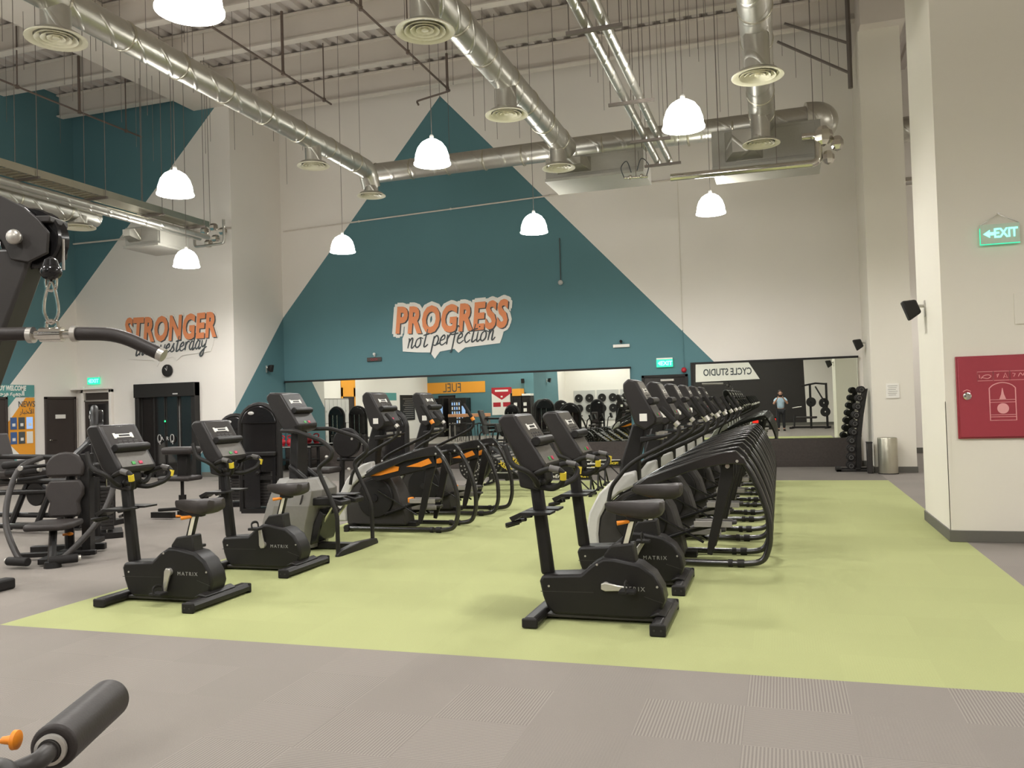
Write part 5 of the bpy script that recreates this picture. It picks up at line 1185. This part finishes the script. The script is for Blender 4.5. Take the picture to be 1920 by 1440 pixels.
rl_ = thing('charging_box', 'low black box with glowing red and amber light bars on the floor', 'light', (-.75, -2.2, 0))
obj('box_body', [bb(-.55, -.2, -.15, .12, .0, .6), bb(.2, .55, -.15, .12, 0, .6)], M['black'], rl_, bevel=.01)
obj('box_link', [bb(-.2, .2, -.1, .05, .1, .18)], M['black'], rl_)
each('red_light', [bb(-.5, -.25, .12, .135, .32, .5), bb(.24, .52, .12, .135, .42, .5)], M['led_red'], rl_)
obj('amber_light', [bb(.24, .52, .12, .135, .3, .38)], M['led_amber'], rl_)
# ============================================================ THE PHOTOGRAPHER
def skinned(name, pts, edges, m, parent=None, sub=2, root=0):
    me = bpy.data.meshes.new(name)
    me.from_pydata([p[:3] for p in pts], edges, [])
    bm = bmesh.new(); bm.from_mesh(me)
    lay = bm.verts.layers.skin.verify()
    bm.verts.ensure_lookup_table()
    for i, p in enumerate(pts):
        r = p[3]
        bm.verts[i][lay].radius = (r, r) if not isinstance(r, tuple) else r
        bm.verts[i][lay].use_root = (i == root)
    bm.to_mesh(me); bm.free()
    o = bpy.data.objects.new(name, me); C.objects.link(o)
    me.materials.append(m)
    sk = o.modifiers.new('skin', 'SKIN'); sk.use_smooth_shade = True; sk.branch_smoothing = .4
    ss = o.modifiers.new('sub', 'SUBSURF'); ss.levels = sub; ss.render_levels = sub
    if parent: o.parent = parent
    return o
class Sk:
    def __init__(s): s.p, s.e = [], []
    def add(s, x, y, z, r, to=None):
        s.p.append((x, y, z, r))
        if to is not None: s.e.append((to, len(s.p) - 1))
        return len(s.p) - 1
PY = -.42      # spine stands this far behind the lens
b = Sk()
pel = b.add(0, PY, .96, .115)
ab = b.add(0, PY + .01, 1.12, .105, pel); chst = b.add(0, PY, 1.3, .115, ab)
nk1 = b.add(0, PY + .01, 1.46, .06, chst); nk2 = b.add(0, PY + .03, 1.53, .055, nk1)
hd1 = b.add(0, PY + .05, 1.6, .082, nk2); hd2 = b.add(0, PY + .05, 1.68, .085, hd1); hd3 = b.add(0, PY + .04, 1.735, .05, hd2)
ns = b.add(0, PY + .145, 1.62, .014, hd1)
for s in (-1, 1):
    hp = b.add(s * .095, PY, .9, .095, pel); kn_ = b.add(s * .11, PY + .02, .5, .06, hp); an = b.add(s * .115, PY - .01, .1, .042, kn_)
    hl = b.add(s * .12, PY + .05, .045, .035, an); toe = b.add(s * .135, PY + .15, .03, .028, hl)
    shd = b.add(s * .17, PY, 1.4, .06, chst); el = b.add(s * .29, PY + .13, 1.17, .045, shd); wr = b.add(s * .12, PY + .31, 1.42, .028, el)
    pm = b.add(s * .095, PY + .345, 1.47, .032, wr)
    for q in range(4):
        k1 = b.add(s * (.085 - .004 * q), PY + .372 + .002 * q, 1.475 + .018 * q, .0095, pm)
        k2 = b.add(s * (.066 - .003 * q), PY + .38, 1.478 + .02 * q, .0085, k1)
        b.add(s * (.05 + .002 * q), PY + .374, 1.48 + .02 * q, .0075, k2)
    t1 = b.add(s * .075, PY + .338, 1.492, .0105, pm); b.add(s * .058, PY + .352, 1.512, .009, t1)
pe_ = skinned('person', b.p, b.e, M['skin'])
tag(pe_, 'person in light blue shirt and dark trousers photographing with a raised phone', 'person')
g = Sk()
r0_ = g.add(0, PY, .93, .165); a1 = g.add(0, PY + .01, 1.12, .175, r0_); a2 = g.add(0, PY, 1.3, .19, a1); g.add(0, PY + .01, 1.44, .085, a2)
for s in (-1, 1):
    q1 = g.add(s * .175, PY, 1.4, .082, a2); g.add(s * .25, PY + .085, 1.25, .075, q1)
skinned('shirt', g.p, g.e, M['shirt'], pe_)
g = Sk()
r0_ = g.add(0, PY, .94, .15)
for s in (-1, 1):
    q1 = g.add(s * .095, PY, .88, .105, r0_); q2 = g.add(s * .11, PY + .015, .5, .075, q1); g.add(s * .115, PY - .005, .1, .062, q2)
skinned('trousers', g.p, g.e, M['trousers'], pe_)
for s in (-1, 1):
    obj('shoe', [loft([[(s * (.12 + .1 * (y - .0)) + dx * w_, PY + y, z) for dx, z in ((-1, 0), (1, 0), (1, h * .6), (.5, h), (-.5, h), (-1, h * .6))] for y, w_, h in ((-.09, .035, .08), (.0, .046, .1), (.1, .05, .075), (.19, .035, .045))])], M['black'], pe_, bevel=.008)
obj('hair', [([(x, y, z) for x, y, z in ball((0, PY + .012, 1.715), .09, .085, .072, 18, 12)[0]], [f for f in ball((0, PY + .012, 1.715), .09, .085, .072, 18, 12)[1]])], M['hair'], pe_)
each('eye', [ball((s * .032, PY + .128, 1.65), .011, .008, .008, 10, 8) for s in (-1, 1)], M['white'], pe_)
obj('mouth', [ball((0, PY + .13, 1.575), .025, .008, .006, 10, 6)], M['cabinet_red'], pe_)
each('ear', [ball((s * .088, PY + .04, 1.64), .012, .02, .03, 10, 8) for s in (-1, 1)], M['skin'], pe_)
ph = thing('smartphone', 'dark smartphone held up in both hands by the photographer', 'phone', (-.0, -.036, 1.535))
obj('phone_body', bb(-.078, .078, -.004, .004, -.052, .022), M['black_gloss'], ph, bevel=.003)
obj('phone_screen', bb(-.074, .074, -.0055, -.004, -.048, .018), M['screen_glow'], ph)
